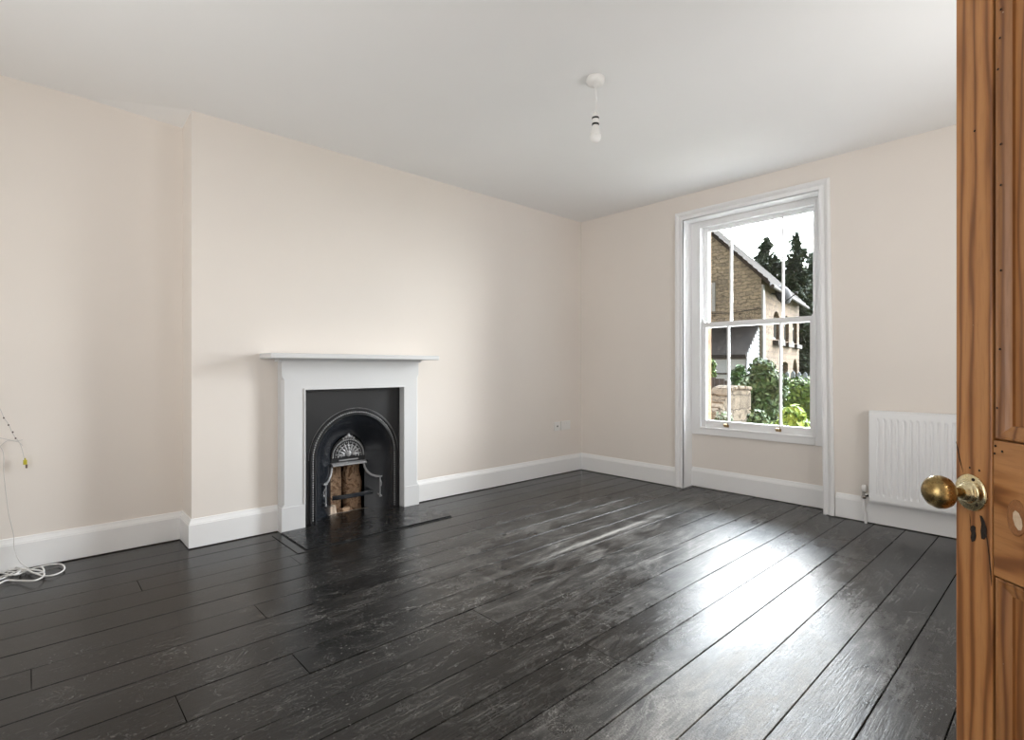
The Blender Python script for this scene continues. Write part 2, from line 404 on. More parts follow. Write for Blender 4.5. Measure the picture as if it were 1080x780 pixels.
# floor boards -------------------------------------------------------
def pix(px, py):
    f = 554.6; a = (px-540)/f; b = (387-py)/f; t = -1.1/b
    return t*(.677+.736*a), t*(.736-.677*a)
joints = [pix(*p) for p in ((33, 718), (147, 617), (275, 645), (315, 697), (512, 650), (498, 556), (905, 590), (640, 690), (190, 745), (700, 620))]
def build_floor():
    mb = MB(); vals = []
    W = .178; y0s = .981 - W*9; k = 0; y = y0s
    rr = random.Random(5)
    while y < 3.95:
        ya, yb = y, y + W + rr.uniform(-.004, .004); y = yb
        if yb < YS-.2: continue
        xa, xb = XL-.02, 4.55
        cuts = [xa] + sorted(jx for jx, jy in joints if ya <= jy < yb) + [xb]
        if len(cuts) == 2 and rr.random() < .35: cuts.insert(1, rr.uniform(-.5, 3.8))
        cuts = [q for q in cuts if xa <= q <= xb]
        spans = list(zip(cuts[:-1], cuts[1:]))
        if yb > 3.645: spans = [(xa, 1.46), (2.125, 4.40)]
        for p, q in spans:
            g, bv = .0019, .0014; z = rr.uniform(-.0006, .0006); tl = rr.uniform(-.0004, .0004)
            prof = [(ya+g, -.03), (ya+g, z-bv-tl), (ya+g+bv, z-tl), (yb-g-bv, z+tl), (yb-g, z-bv+tl), (yb-g, -.03)]
            n0 = len(mb.f); mb.prism(prof, 0, p+g*.8, q-g*.8)
            vals += [rr.random()]*(len(mb.f)-n0)
    n0 = len(mb.f); mb.box(XL-.1, 4.62, YS-.3, 3.60, -.05, -.028); mb.box(XL-.1, 4.62, YS-.3, YA+.15, -.16, -.10)
    vals += [0.0]*(len(mb.f)-n0)
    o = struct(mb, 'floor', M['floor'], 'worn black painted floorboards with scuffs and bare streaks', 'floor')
    at = o.data.attributes.new('plank', 'FLOAT', 'FACE')
    for i, v in enumerate(vals): at.data[i].value = v
    return o
build_floor()

# ceiling (dips slightly in the alcove) ------------------------------
mb = MB()
A, B, D = (CBX, YW, H), (.2, YA, H), (CBX, YA, H-.026)
mb.quad((XL, YS, H), (XW+.05, YS, H), (XW+.05, YW, H), A, B, (XL, YA, H))
mb.add([A, D, B], [(0, 1, 2)])
mb.box(XL-.2, XW+.4, YS-.2, YA+.3, H+.03, H+.2)
struct(mb, 'ceiling', M['ceil'], 'plain white painted ceiling', 'ceiling', fix=False)

# walls --------------------------------------------------------------
mb = MB()
zt = H+.03
mb.box(XL-.1, CBX, YA, YA+.2, 0, zt)                                   # alcove back
mb.box(CBX, 1.44, YW, YA+.2, 0, zt); mb.box(2.13, XW+.02, YW, YA+.2, 0, zt)
mb.box(1.44, 2.13, YW, YA+.2, .81, zt)
mb.box(1.44, 2.13, 4.08, YA+.2, -.1, .81)
struct(mb, 'wall_north', M['wall'], 'cream wall with chimney breast and alcove', 'wall')
mb = MB(); XO = 4.74
for y0, y1, z0, z1 in ((YS-.2, WY0-.02, 0, zt), (WY1+.02, YW+.02, 0, zt), (WY0-.02, WY1+.02, WZ+.02, zt)):
    mb.box(XW, 4.66, y0, y1, z0, z1)
mb.box(4.545, 4.66, WY0-.03, WY1+.03, 0, .50)
struct(mb, 'wall_east', M['wall'], 'cream wall around the sash window', 'wall')
mb = MB()
mb.box(4.661, XO, -7.0, 1.43, -1.2, 8.2); mb.box(4.661, XO, 2.377, 9.0, -1.2, 8.2)  # unseen wall above and beside the window, added to shade the garden from the sky
mb.box(4.661, XO, 1.43, 2.377, -1.2, .44); mb.box(4.661, XO, 1.43, 2.377, 2.39, 8.2)
struct(mb, 'wall_outer', M['stone_reveal'], 'honey coloured stone outer face of the window wall', 'wall')
mb = MB()                                                                   # doorway wall behind the camera
mb.box(XL-.1, .0, YS-.12, YS, 0, zt); mb.box(.86, 2.3, YS-.12, YS, 0, zt); mb.box(3.5, XW+.1, YS-.12, YS, 0, zt); mb.box(2.3, 3.5, YS-.12, YS, 0, .5); mb.box(2.3, 3.5, YS-.12, YS, 2.3, zt); mb.box(.0, .86, YS-.12, YS, 2.03, zt)
struct(mb, 'wall_south', M['wall'], 'cream wall with the doorway', 'wall')
mb = MB()
mb.box(XL-.1, XL, YS-.1, .9, 0, zt); mb.box(XL-.1, XL, 2.5, YA+.1, 0, zt); mb.box(XL-.1, XL, .9, 2.5, 0, .45); mb.box(XL-.1, XL, .9, 2.5, 2.35, zt)
struct(mb, 'wall_west', M['wall'], 'cream wall opposite the sash window', 'wall')
mb = MB()  # unseen casement added as an opening for the west fill light
for y0, y1 in ((.9, .96), (2.44, 2.5), (1.67, 1.73)): mb.box(XL-.08, XL-.02, y0, y1, .45, 2.35)
for z0, z1 in ((.45, .51), (2.29, 2.35), (1.38, 1.42)): mb.box(XL-.08, XL-.02, .9, 2.5, z0, z1)
struct(mb, 'added_window_2', M['white'], 'added white casement, out of view, for fill light from the wall opposite', 'window')
mb = MB()  # unseen casement added as an opening for the south fill light
for x0, x1 in ((2.3, 2.35), (3.45, 3.5), (2.88, 2.92)): mb.box(x0, x1, YS-.06, YS-.01, .5, 2.3)
for z0, z1 in ((.5, .56), (2.24, 2.3)): mb.box(2.3, 3.5, YS-.06, YS-.01, z0, z1)
struct(mb, 'added_window_3', M['white'], 'added white casement, out of view, for fill light from the doorway wall', 'window')
# hall behind the doorway
mb = MB()
mb.box(-1.0, 2.0, -2.2, -2.1, 0, zt); mb.box(-1.1, -1.0, -2.2, YS-.12, 0, zt); mb.box(2.0, 2.1, -2.2, YS-.12, 0, zt)
mb.box(-1.1, 2.1, -2.2, YS-.1, zt, zt+.1); mb.box(-1.1, 2.1, -2.2, YS-.3, -.1, -.02)
struct(mb, 'wall_hall', M['wall'], 'pale hall walls beyond the doorway', 'wall')

# baseboards ---------------------------------------------------------
BB = [(0, 0), (0, .012), (.006, .012), (.022, .012)]
def base_profile(d=.019):
    return [(0, .006), (d, .006), (d, .142), (d-.003, .146), (d-.003, .150), (d-.007, .158), (d-.011, .168), (d-.013, .176), (0, .178)]
def baseboard(mb, p, q, n, m0=0, m1=0, d=.019):
    """along wall from p to q (xy), n = outward normal; m0/m1 mitre signs"""
    p = Vector((*p, 0)); q = Vector((*q, 0)); n = Vector((*n, 0)); t = (q-p).normalized()
    pr = base_profile(d); vs = []
    for e, mm in ((p, m0), (q, m1)):
        for a, z in pr: vs.append(e + n*a + t*(mm*a) + Vector((0, 0, z)))
    k = len(pr); fs = [(i, i+1, k+i+1, k+i) for i in range(k-1)] + [tuple(range(k)), tuple(range(k, 2*k))]
    mb.add(vs, fs)
mb = MB()
baseboard(mb, (XL, YA), (CBX, YA), (0, -1), 1, -1)
baseboard(mb, (CBX, YA), (CBX, YW), (-1, 0), -1, 1)
baseboard(mb, (CBX, YW), (1.232, YW), (0, -1), -1, 0)
baseboard(mb, (2.30, YW), (XW, YW), (0, -1), 0, -1)
struct(mb, 'baseboard_north', M['white'], 'white skirting along the fireplace wall', 'skirting board')
mb = MB()
baseboard(mb, (XW, YW), (XW, 2.54), (-1, 0), 1, 0)
baseboard(mb, (4.545, WY1), (4.545, WY0), (-1, 0), 0, 0, .016)
baseboard(mb, (XW, 1.237), (XW, YS), (-1, 0), 0, -1)
struct(mb, 'baseboard_east', M['white'], 'white skirting along the window wall', 'skirting board')
mb = MB(); baseboard(mb, (XL, YS), (XL, YA), (1, 0), 1, -1)
struct(mb, 'baseboard_west', M['white'], 'white skirting along the wall opposite the window', 'skirting board')

# ------------------------------------------------------------------ window
def lean(y, z):  # the old frame leans a little on its right side
    return y + ((z-1.25)*.0135 if y < 1.40 else 0)
win = thing('window_1', (4.45, 1.9, 0), 'tall white sash window with slim bars looking onto a stone house', 'window', kind='structure')
# architrave: moulded profile (across, projection)
AP = [(0, 0), (0, .016), (.006, .022), (.012, .022), (.016, .014), (.034, .012), (.040, .016), (.046, .024), (.056, .030), (.066, .030), (.070, .024), (.075, .022), (.075, 0)]
def arch_path():
    return [(WY1, 0.004), (WY1, WZ), (WY0, WZ), (WY0, .004)]
mb = MB(); vs = []; n = len(AP)
path = arch_path(); dirs = [(1, 0), (1, 1), (-1, 1), (-1, 0)]
for (y, z), (dy, dz) in zip(path, dirs):
    for a, b in AP:
        yy = y + dy*a; zz = z + dz*a
        vs.append((XW-b, lean(yy, zz), zz))
fs = []
for i in range(3):
    for k in range(n-1): fs.append((i*n+k, i*n+k+1, (i+1)*n+k+1, (i+1)*n+k))
fs += [tuple(range(n)), tuple(3*n+k for k in range(n))]
mb.add(vs, fs); mb.build('architrave', M['white'], win)
# reveal lining
mb = MB()
def revbox(y0, y1, z0, z1, x0=XW-.016, x1=4.60):
    vs = [(x, lean(y, z), z) for x in (x0, x1) for y in (y0, y1) for z in (z0, z1)]
    mb.add(vs, [(0,1,3,2),(4,6,7,5),(0,4,5,1),(2,3,7,6),(0,2,6,4),(1,5,7,3)])
revbox(WY1, WY1+.02, .0, WZ+.02); revbox(WY0-.02, WY0, .0, WZ+.02); revbox(WY0, WY1, WZ, WZ+.02)
mb.build('reveal_lining', M['white'], win)
# box frame
BX = 4.53; BI0, BI1, BZ0, BZ1 = 1.42, 2.383, .545, 2.383
mb = MB()
mb.box(BX, 4.655, BI1, WY1+.005, .485, WZ); mb.box(BX, 4.655, WY0-.01, BI0, .485, WZ)
mb.box(BX, 4.655, BI0, BI1, BZ1, WZ); mb.box(BX-.006, 4.655, BI0-.001, BI1+.001, .488, BZ0)
mb.build('box_frame', M['white'], win, bevel=.003)
mb = MB()   # staff bead
for y0, y1, z0, z1 in ((BI1-.010, BI1+.008, BZ0, BZ1+.008), (BI0-.008, BI0+.010, BZ0, BZ1+.008), (BI0, BI1, BZ1-.010, BZ1+.008), (BI0, BI1, BZ0-.006, BZ0+.012)):
    mb.box(BX-.010, BX+.01, y0, y1, z0, z1)
mb.build('staff_bead', M['white'], win, bevel=.004)
mb = MB(); mb.box(4.60, 4.80, BI0-.03, BI1+.03, .43, .487); mb.build('window_sill', M['white'], win, bevel=.004)
ZM = 1.484
bars = (1.694, 2.133)
def sash(x0, x1, z0, z1, bot, top, st, name, y0=BI0+.004, y1=BI1-.004, horn=0):
    mb = MB()
    mb.box(x0, x1, y0, y0+st, z0, z1); mb.box(x0, x1, y1-st, y1, z0, z1)
    mb.box(x0+.002, x1-.002, y0+st-.001, y1-st+.001, z0, z0+bot); mb.box(x0+.002, x1-.002, y0+st-.001, y1-st+.001, z1-top, z1)
    if horn:
        for ya, yb in ((y0, y0+st*.8), (y1-st*.8, y1)):
            mb.prism([(ya, z1), (yb, z1), ((ya+yb)/2+(.012 if ya == y0 else -.012)*-1, z1+.05), (ya if ya == y0 else yb, z1+.06)], 0, x0+.004, x1-.004)
    o = mb.build(name, M['white'], win, bevel=.003)
    for y in bars:
        b = MB(); xm = (x0+x1)/2
        b.prism([(x0+.003, y-.005), (xm, y-.011), (x1-.004, y-.006), (x1-.004, y+.006), (xm, y+.011), (x0+.003, y+.005)], 2, z0+bot-.002, z1-top+.002)
        bo = b.build('glazing_bar', M['white'], o)
    ys = [y0+st-.004] + list(bars) + [y1-st+.004]
    for a, b_ in zip(ys[:-1], ys[1:]):
        g = MB(); g.box((x0+x1)/2-.0015+.006, (x0+x1)/2+.0015+.006, a, b_, z0+bot-.004, z1-top+.004); g.build('glass_pane', M['glass'], o)
    return o
up = sash(4.605, 4.645, ZM-.022, BZ1-.002, .042, .036, .046, 'upper_sash', BI0-.004, BI1+.004)
lo = sash(4.552, 4.592, BZ0+.002, ZM+.022, .070, .042, .042, 'lower_sash', horn=1)
for y in bars:
    mb = MB(); yy = y+.008
    mb.box(4.546, 4.553, yy-.022, yy+.022, .568, .592)
    mb.prism([(4.553, .590), (4.520, .578), (4.512, .584), (4.512, .592), (4.518, .596), (4.553, .604)], 1, yy-.014, yy+.014)
    mb.build('sash_lift', M['brass3'], lo, bevel=.002)

# ------------------------------------------------------------------ fireplace surround
sur = thing('fireplace_surround', (1.76, YW, 0), 'white painted timber fireplace surround with mantel shelf against cream chimney breast', 'fireplace surround')
SX0, SX1, SY = 1.234, 2.289, 3.59
def jamb(xo, xi, name):
    # xo outer, xi inner edge; stopped chamfer on the outer arris
    s = 1 if xi > xo else -1
    mb = MB(); ch = .016
    zs = [(.165, 0), (.185, ch), (1.015, ch), (1.042, 0), (1.138, 0)]
    vs = []
    for z, c in zs:
        vs += [(xo, YW, z), (xo, SY+c, z), (xo+s*c, SY, z), (xi, SY, z), (xi, YW, z)]
    fs = []
    for i in range(len(zs)-1):
        for k in range(4): fs.append((i*5+k, i*5+k+1, (i+1)*5+k+1, (i+1)*5+k))
    mb.add(vs, fs)
    return mb.build(name, M['surround'], sur)
jamb(SX0, FX0, 'jamb'); jamb(SX1, FX1, 'jamb')
for x0, x1 in ((SX0-.004, FX0), (FX1, SX1+.004)):
    mb = MB(); mb.box(x0, x1, SY-.005, YW, .0, .167); mb.build('plinth_block', M['surround'], sur, bevel=.003)
mb = MB(); mb.box(FX0, FX1, SY, YW, FZ, 1.138); mb.build('frieze', M['surround'], sur)
mb = MB()   # bead round the opening
pr = [(0, 0), (0, -.006), (.008, -.006), (.010, -.002), (.010, 0)]
path = [(FX0, .168), (FX0, FZ), (FX1, FZ), (FX1, .168)]; dirs = [(-1, 0), (-1, 1), (1, 1), (1, 0)]
vs = [(x+dx*a, SY+b, z+dz*a) for (x, z), (dx, dz) in zip(path, dirs) for a, b in pr]
n = len(pr); mb.add(vs, [(i*n+k, i*n+k+1, (i+1)*n+k+1, (i+1)*n+k) for i in range(3) for k in range(n-1)])
mb.build('opening_bead', M['surround'], sur)
mb = MB(); mb.box(1.117, 2.392, 3.448, YW, 1.156, 1.190); mb.build('mantel_shelf', M['surround'], sur, bevel=.007, seg=3)
mb = MB(); mb.prism([(YW, 1.136), (SY-.004, 1.136), (SY-.006, 1.144), (SY-.016, 1.150), (SY-.022, 1.157), (YW, 1.157)], 0, SX0-.02, SX1+.02)
mb.build('bed_moulding', M['surround'], sur)

# ------------------------------------------------------------------ cast iron insert
ins = thing('cast_iron_fireplace', (1.787, 3.662, 0), 'black cast iron arched register grate set in the white surround', 'fireplace grate')
CXA, ZS, RO, RI = 1.787, .447, .344, .300
def arch_pts(r, n=40, z0=.0):
    pts = [(CXA-r, z0)]
    for i in range(n+1):
        a = PI - PI*i/n; pts.append((CXA+r*math.cos(a), ZS+r*math.sin(a)))
    pts.append((CXA+r, z0)); return pts
FY = 3.655
mb = MB()
o0 = [(FX0-.0, 0.002), (FX0, FZ), (FX1, FZ), (FX1, .002)]
out = o0[:]; inn = list(reversed(arch_pts(RI+.01, 40, .002)))
V, F_ = fill_holes(out + inn, [], 1, FY)
mb.add(V, F_); mb.box(FX0, FX1, FY+.001, FY+.012, .78, FZ)
mb.build('face_plate', M['iron'], ins, fix=False)
mb = MB()   # raised border line
for x0, x1, z0, z1 in ((FX0+.006, FX0+.020, .002, FZ-.006), (FX1-.020, FX1-.006, .002, FZ-.006), (FX0+.006, FX1-.006, FZ-.020, FZ-.006)):
    mb.box(x0, x1, FY-.006, FY+.001, z0, z1)
mb.build('plate_border', M['iron'], ins, bevel=.003)
# arch moulding
mb = MB()
prof = [(RI-.004, .012), (RI-.004, -.004), (RI+.002, -.009), (RI+.009, -.010), (RI+.012, -.004), (RI+.013, -.001), (RI+.030, -.003), (RI+.032, -.010), (RI+.038, -.013), (RI+.044, -.009), (RI+.046, .002)]
def arch_fr(n=48):
    P = [((-1, 0), .002), ((-1, 0), ZS*.5)]
    return P
vs = []; rows = []
samples = [(-1, 0, .002), (-1, 0, ZS*.5)] + [(math.cos(PI-PI*i/56), math.sin(PI-PI*i/56), None) for i in range(57)] + [(1, 0, ZS*.5), (1, 0, .002)]
for cx_, sz_, z in samples:
    for r, d in prof:
        vs.append((CXA+cx_*r, FY+d, (ZS+sz_*r) if z is None else z))
n = len(prof)
mb.add(vs, [(i*n+k, i*n+k+1, (i+1)*n+k+1, (i+1)*n+k) for i in range(len(samples)-1) for k in range(n-1)], True)
mb.build('arch_moulding', M['iron'], ins)
mb = MB()   # leaf and bead ornament in the moulding
rb = RI+.0215; L = .0165
for i in range(int(PI*rb/L)+1):
    a = PI - (i+.5)*L/rb
    if a < 0: break
    mb.ball((CXA+rb*math.cos(a), FY-.004, ZS+rb*math.sin(a)), (.0075, .005, .0075), 6, 4)
k = 0; z = ZS-.008
while z > .012:
    for s in (-1, 1): mb.ball((CXA+s*rb, FY-.004, z), (.0068, .005, .0072), 6, 4)
    z -= L
for i in range(140):
    a = PI*(i+.5)/140; r = RI+.050
    mb.ball((CXA+r*math.cos(a), FY-.001, ZS+r*math.sin(a)), .0032, 5, 4)
mb.build('bead_ornament', M['iron3'], ins)
# cheeks: funnel from the arch back to the hood
YB = 3.785; RB = .135
def xin(z):   # half width of the grate mouth at height z
    return RB
def rim_x(z):  # the rim curves in towards the hood lip
    q = min(1, max(0, (z-.255)/.107)); return .130 + .080*(1-math.sqrt(max(0, 1-(1-q)**2)))
mb = MB(); rows = 8
cols = []
zl = [.002, .06, .12, .18, .249, .265, .28, .295, .31, .325, .34, .355, .363, .40, ZS]
for s in (-1, 1):
    vs = []; fs = []
    for z in zl:
        e = xin(z) if z < .363 else RB
        for j in range(rows+1):
            t = j/rows; x = RI + (e-RI)*t
            y = FY + (YB-FY)*((RI-x)/(RI-RB))**1.25 if x < RI else FY
            vs.append((CXA+s*x, y, z))
    for i in range(len(zl)-1):
        for j in range(rows):
            q = (i*(rows+1)+j, i*(rows+1)+j+1, (i+1)*(rows+1)+j+1, (i+1)*(rows+1)+j); fs.append(q)
    mb.add(vs, fs, True)
vs = []; fs = []; na = 48
for i in range(na+1):
    a = PI*i/na
    for j in range(rows+1):
        t = j/rows; r = RI + (RB-RI)*t
        y = FY + (YB-FY)*t**1.25
        vs.append((CXA+r*math.cos(a), y, ZS+r*math.sin(a)))
for i in range(na):
    for j in range(rows): fs.append((i*(rows+1)+j, i*(rows+1)+j+1, (i+1)*(rows+1)+j+1, (i+1)*(rows+1)+j))
mb.add(vs, fs, True); mb.build('cheek_funnel', M['iron2'], ins)
# hood with relief
mb = MB(); vs = [(CXA, YB-.004, ZS-.06)]
hp = [(CXA-RB, ZS-.065)] + [(CXA+RB*math.cos(PI-PI*i/32), ZS-.012+RB*math.sin(PI-PI*i/32)) for i in range(33)] + [(CXA+RB, ZS-.065)]
mb.prism(hp, 1, YB-.006, YB+.006)
hood = mb.build('hood', M['iron'], ins)
mb = MB(); zc = ZS-.02
for rr_, cnt, br in ((.124, 30, .0075), (.104, 20, .006), (.082, 17, .0085), (.058, 11, .007)):
    for i in range(cnt+1):
        a = PI*i/cnt; mb.ball((CXA+rr_*math.cos(a), YB-.009, zc+rr_*math.sin(a)), (br, .007, br), 6, 4)
for i in range(9):
    a = PI*(i+.5)/9; p = Vector((CXA, YB-.010, zc)); d = Vector((math.cos(a), 0, math.sin(a)))
    mb.tube([p+d*.03, p+d*.055, p+d*.085, p+d*.108], [.004, .010, .006, .002], 6)
mb.ball((CXA, YB-.012, zc+.02), (.026, .010, .024)); mb.ball((CXA, YB-.012, zc+.055), (.012, .010, .014))
for dx in (-.045, .045): mb.ball((CXA+dx, YB-.011, zc+.012), (.016, .008, .013))
for dx, dz, r in ((0, .150, .017), (-.022, .143, .011), (.022, .143, .011), (0, .168, .009), (-.042, .133, .009), (.042, .133, .009)):
    mb.ball((CXA+dx, YB-.010, zc+dz), (r, .008, r))
mb.box(CXA-.075, CXA+.075, YB-.014, YB-.002, zc-.032, zc-.022)
mb.build('relief_ornament', M['iron3'], hood)
mb = MB(); mb.prism([(YB+.03, .360), (YB-.034, .360), (YB-.044, .366), (YB-.040, .374), (YB-.020, .384), (YB+.03, .388)], 0, CXA-.137, CXA+.137)
mb.build('hood_lip', M['iron3'], ins, bevel=.002)
for s in (-1, 1):   # rim beside the grate mouth
    pts = []
    for z in [.362, .345, .325, .308, .294, .282, .272, .265, .260, .257, .2555, .2551]:
        x = rim_x(z); y = FY + (YB-FY)*((RI-x)/(RI-RB))**1.25
        pts.append((CXA+s*x, y-.008, z))
    pts.append((CXA+s*.222, FY + (YB-FY)*((RI-.222)/(RI-RB))**1.25-.010, .2548))
    mb = MB(); mb.tube(pts, [.0065]+[.0095]*11+[.008], 8); mb.build('grate_rim', M['iron3'], ins)
for s in (-1, 1):   # fret posts
    mb = MB(); x = .215; y = FY + (YB-FY)*((RI-x)/(RI-RB))**1.25
    mb.tube([(CXA+s*x, y-.028, .10), (CXA+s*x, y-.030, .262)], .005, 8)
    mb.tube([(CXA+s*x, y+.005, .118), (CXA+s*x, y-.034, .116), (CXA+s*(x+.006), y-.040, .104)], .006, 8)
    mb.tube([(CXA+s*(x-.022), y+.002, .252), (CXA+s*x, y-.030, .256), (CXA+s*(x+.016), y-.030, .258)], .006, 8)
    mb.tube([(CXA+s*x, y-.030, .235), (CXA+s*(x+.016), y-.026, .205), (CXA+s*(x+.010), y-.026, .18)], .004, 8)
    mb.ball((CXA+s*x, y-.029, .105), .009); mb.build('fret_post', M['iron3'], ins)
mb = MB()   # front bar, a flat strap slightly bowed
pts = []; 
for i in range(13):
    t = -1+2*i/12; pts.append((CXA+.025+t*.165, 3.742-.020*(1-t*t)+.004, .135))
fr = [((0, 0, 1), (0, -1, 0))]*13
mb.sweep(pts, fr, [(-.016, 0), (-.016, .006), (-.010, .010), (.010, .010), (.016, .006), (.016, 0)], True)
mb.build('front_bar', M['iron2'], ins, bevel=.001)
mb = MB()   # firebox
x0, x1, y0, y1, z0, z1 = 1.575, 2.0, 3.68, 4.06, -.06, .62
mb.quad((x0, y1, z0), (x1, y1, z0), (x1, y1, z1), (x0, y1, z1))
mb.quad((x0, y0+.08, z0), (x0, y1, z0), (x0, y1, z1), (x0, y0+.08, z1)); mb.quad((x1, y0+.08, z0), (x1, y1, z0), (x1, y1, z1), (x1, y0+.08, z1))
mb.quad((x0, y0+.08, z1), (x1, y0+.08, z1), (x1, y1, z1), (x0, y1, z1)); mb.quad((1.47, y0-.02, z0), (2.11, y0-.02, z0), (2.11, y1, z0), (1.47, y1, z0))
mb.build('firebox', M['soot'], ins, fix=False)

# loose fire bricks
def lump(name, c, size, mat, label, seed, grp=None, rz=0, tilt=0):
    bm = bmesh.new(); bmesh.ops.create_cube(bm, size=1.0)
    bmesh.ops.subdivide_edges(bm, edges=bm.edges[:], cuts=7, use_grid_fill=True)
    for v in bm.verts:
        p = v.co.copy()
        r = max(abs(p.x), abs(p.y), abs(p.z)); q = p.normalized()*.62
        p = p.lerp(q, .16)
        p *= 1 + .22*(noise.noise(p*2.6+Vector((seed*7.3, seed*1.7, seed))) ) + .10*noise.noise(p*7+Vector((seed, 0, 3)))
        v.co = Vector((p.x*size[0], p.y*size[1], p.z*size[2]))
    bmesh.ops.rotate(bm, verts=bm.verts, cent=(0, 0, 0), matrix=Matrix.Rotation(rz, 3, 'Z') @ Matrix.Rotation(tilt, 3, 'X'))
    lo = min(v.co.z for v in bm.verts)
    for v in bm.verts: v.co.z -= lo
    me = bpy.data.meshes.new(name); bm.to_mesh(me); bm.free(); me.materials.append(mat)
    for p in me.polygons: p.use_smooth = True
    o = bpy.data.objects.new(name, me); C.objects.link(o); o.location = c
    return tag(o, label, 'brick', grp)
lump('fire_brick', (1.722, 3.905, -.06), (.098, .07, .40), M['firebrick'], 'scorched grey-brown fire brick upright in the grate, beside a redder one', 1, tilt=-.06)
lump('fire_brick', (1.868, 3.895, -.06), (.120, .075, .42), M['firebrick'], 'crumbling reddish fire brick standing at the back of the grate', 4, rz=.1, tilt=-.05)
lump('brick_fragment', (1.668, 3.805, -.06), (.05, .04, .115), M['firebrick2'], 'small pale square brick fragment at the foot of the grate', 7)
lump('brick_rubble', (1.775, 3.82, -.06), (.10, .06, .085), M['firebrick'], 'low lump of brown brick rubble between the fire bricks', 9, rz=.4)

# hearth
hr = thing('hearth_slab', (1.757, 3.40, 0), 'black painted stone hearth slab in front of the iron grate', 'hearth')
hx0, hx1, hy0 = 1.228, 2.292, 3.152
arcp = [(CXA-.316*math.cos(PI*i/24), 3.64+.135*math.sin(PI*i/24)) for i in range(25)]
outl = [(hx0, hy0), (hx1, hy0), (hx1, SY-.006), (2.165, SY-.006), (2.15, 3.642)] + list(reversed(arcp)) + [(1.395, 3.642), (1.385, SY-.006), (hx0, SY-.006)]
mb = MB(); V, F_ = fill_holes(outl, [], 2, .010); mb.add(V, F_)
n = len(outl); mb.add([(*p, .010) for p in outl] + [(*p, -.004) for p in outl], [(i, (i+1) % n, n+(i+1) % n, n+i) for i in range(n)])
o = mb.build('slab', M['slab'], hr, bevel=.004, angle=50)
mb = MB(); fr = []
mb.sweep([(x, y+.004, .004) for x, y in arcp], [((0, 0, 1), (0, 1, 0))]*25, [(-.05, 0), (.006, 0), (.006, .008), (-.05, .008)], True)
mb.build('slab_edge', M['hearthedge'], hr)['label'] = 'bare pale curved back edge of the hearth'
mb = MB(); mb.box(hx0-.060, hx0-.010, hy0-.02, SY-.01, .0, .004); mb.build('edge_strip', M['floor'], hr, bevel=.002)
mb = MB(); mb.box(hx0-.010, hx1, hy0-.013, hy0, .0, .0025); mb.box(hx0-.010, hx0, hy0, SY-.01, 0, .0025); mb.build('joint_gap', M['black'], hr)

# ------------------------------------------------------------------ radiator
rad = thing('radiator', (4.335, .5, .1), 'white ribbed panel radiator on cream wall beside the open door', 'radiator')
ry0, ry1, rz0, rz1, rxf = -.18, 1.008, .168, .792, 4.300
mb = MB()
# pressed front: flat border with shallow vertical channels
pitch = .0366; ys = [ry0, ry0+.03]; prof = [(ry0, 0), (ry0+.024, 0)]
y = ry0+.030
while y + pitch < ry1-.02:
    prof += [(y, 0), (y+.006, .0065), (y+.013, .0065), (y+.019, 0)]; y += pitch
prof += [(ry1-.018, 0), (ry1, 0)]
zr = [(rz0, .004, 0), (rz0+.012, 0, 0), (rz0+.042, 0, 0), (rz0+.062, 0, 1), (rz1-.062, 0, 1), (rz1-.042, 0, 0), (rz1-.012, 0, 0), (rz1, .004, 0)]
vs = []; k = len(prof)
for z, dx, on in zr:
    for yy, d in prof: vs.append((rxf+dx+d*on, yy, z))
mb.add(vs, [(i*k+j, i*k+j+1, (i+1)*k+j+1, (i+1)*k+j) for i in range(len(zr)-1) for j in range(k-1)])
mb.quad((rxf+.004, ry0, rz1), (rxf+.004, ry1, rz1), (rxf+.016, ry1, rz1), (rxf+.016, ry0, rz1))
mb.quad((rxf+.016, ry0, rz1), (rxf+.016, ry1, rz1), (rxf+.016, ry1, rz0), (rxf+.016, ry0, rz0))
mb.quad((rxf+.004, ry0, rz0), (rxf+.004, ry1, rz0), (rxf+.016, ry1, rz0), (rxf+.016, ry0, rz0))
mb.build('front_panel', M['rad'], rad)
mb = MB(); mb.box(rxf+.045, rxf+.062, ry0+.005, ry1-.005, rz0+.005, rz1-.01); mb.build('rear_panel', M['rad'], rad, bevel=.003)
for a, b in ((ry1-.0015, ry1+.0035), (ry0-.0035, ry0+.0015)):
    mb = MB(); mb.box(rxf+.002, rxf+.066, a, b, rz0+.03, rz1+.006); mb.build('side_panel', M['rad'], rad, bevel=.0015)
mb = MB(); mb.box(rxf-.001, rxf+.006, ry0, ry1, rz1-.002, rz1+.006); mb.box(rxf+.060, rxf+.066, ry0, ry1, rz1-.002, rz1+.006)
y = ry0+.01
while y < ry1-.01: mb.box(rxf+.004, rxf+.062, y, y+.004, rz1, rz1+.005); y += .016
mb.build('top_grille', M['rad'], rad)
for y in (ry0+.2, ry1-.2):
    mb = MB(); mb.box(rxf+.062, XW, y-.02, y+.02, rz0+.05, rz1-.06); mb.build('bracket', M['rad'], rad)
vx, vy, vz = rxf+.034, ry1+.040, .205
mb = MB(); mb.tube([(vx, ry1-.01, vz), (vx, vy, vz)], .010, 12); mb.tube([(vx, vy, vz-.022), (vx, vy, vz+.03)], .0115, 12)
mb.lathe([(.014, -.03), (.016, -.026), (.016, -.014), (.014, -.010)], (vx, vy, vz), n=6, smooth=False); mb.lathe([(.0155, 0), (.0155, .014)], (vx, ry1+.008, vz), (0, 1, 0), 6, False)
vv = mb.build('valve', M['chrome'], rad)
mb = MB(); mb.lathe([(.012, .022), (.0145, .026), (.0145, .058), (.011, .064), (.001, .065)], (vx, vy, vz), n=18); mb.build('valve_cap', M['plastic'], vv)
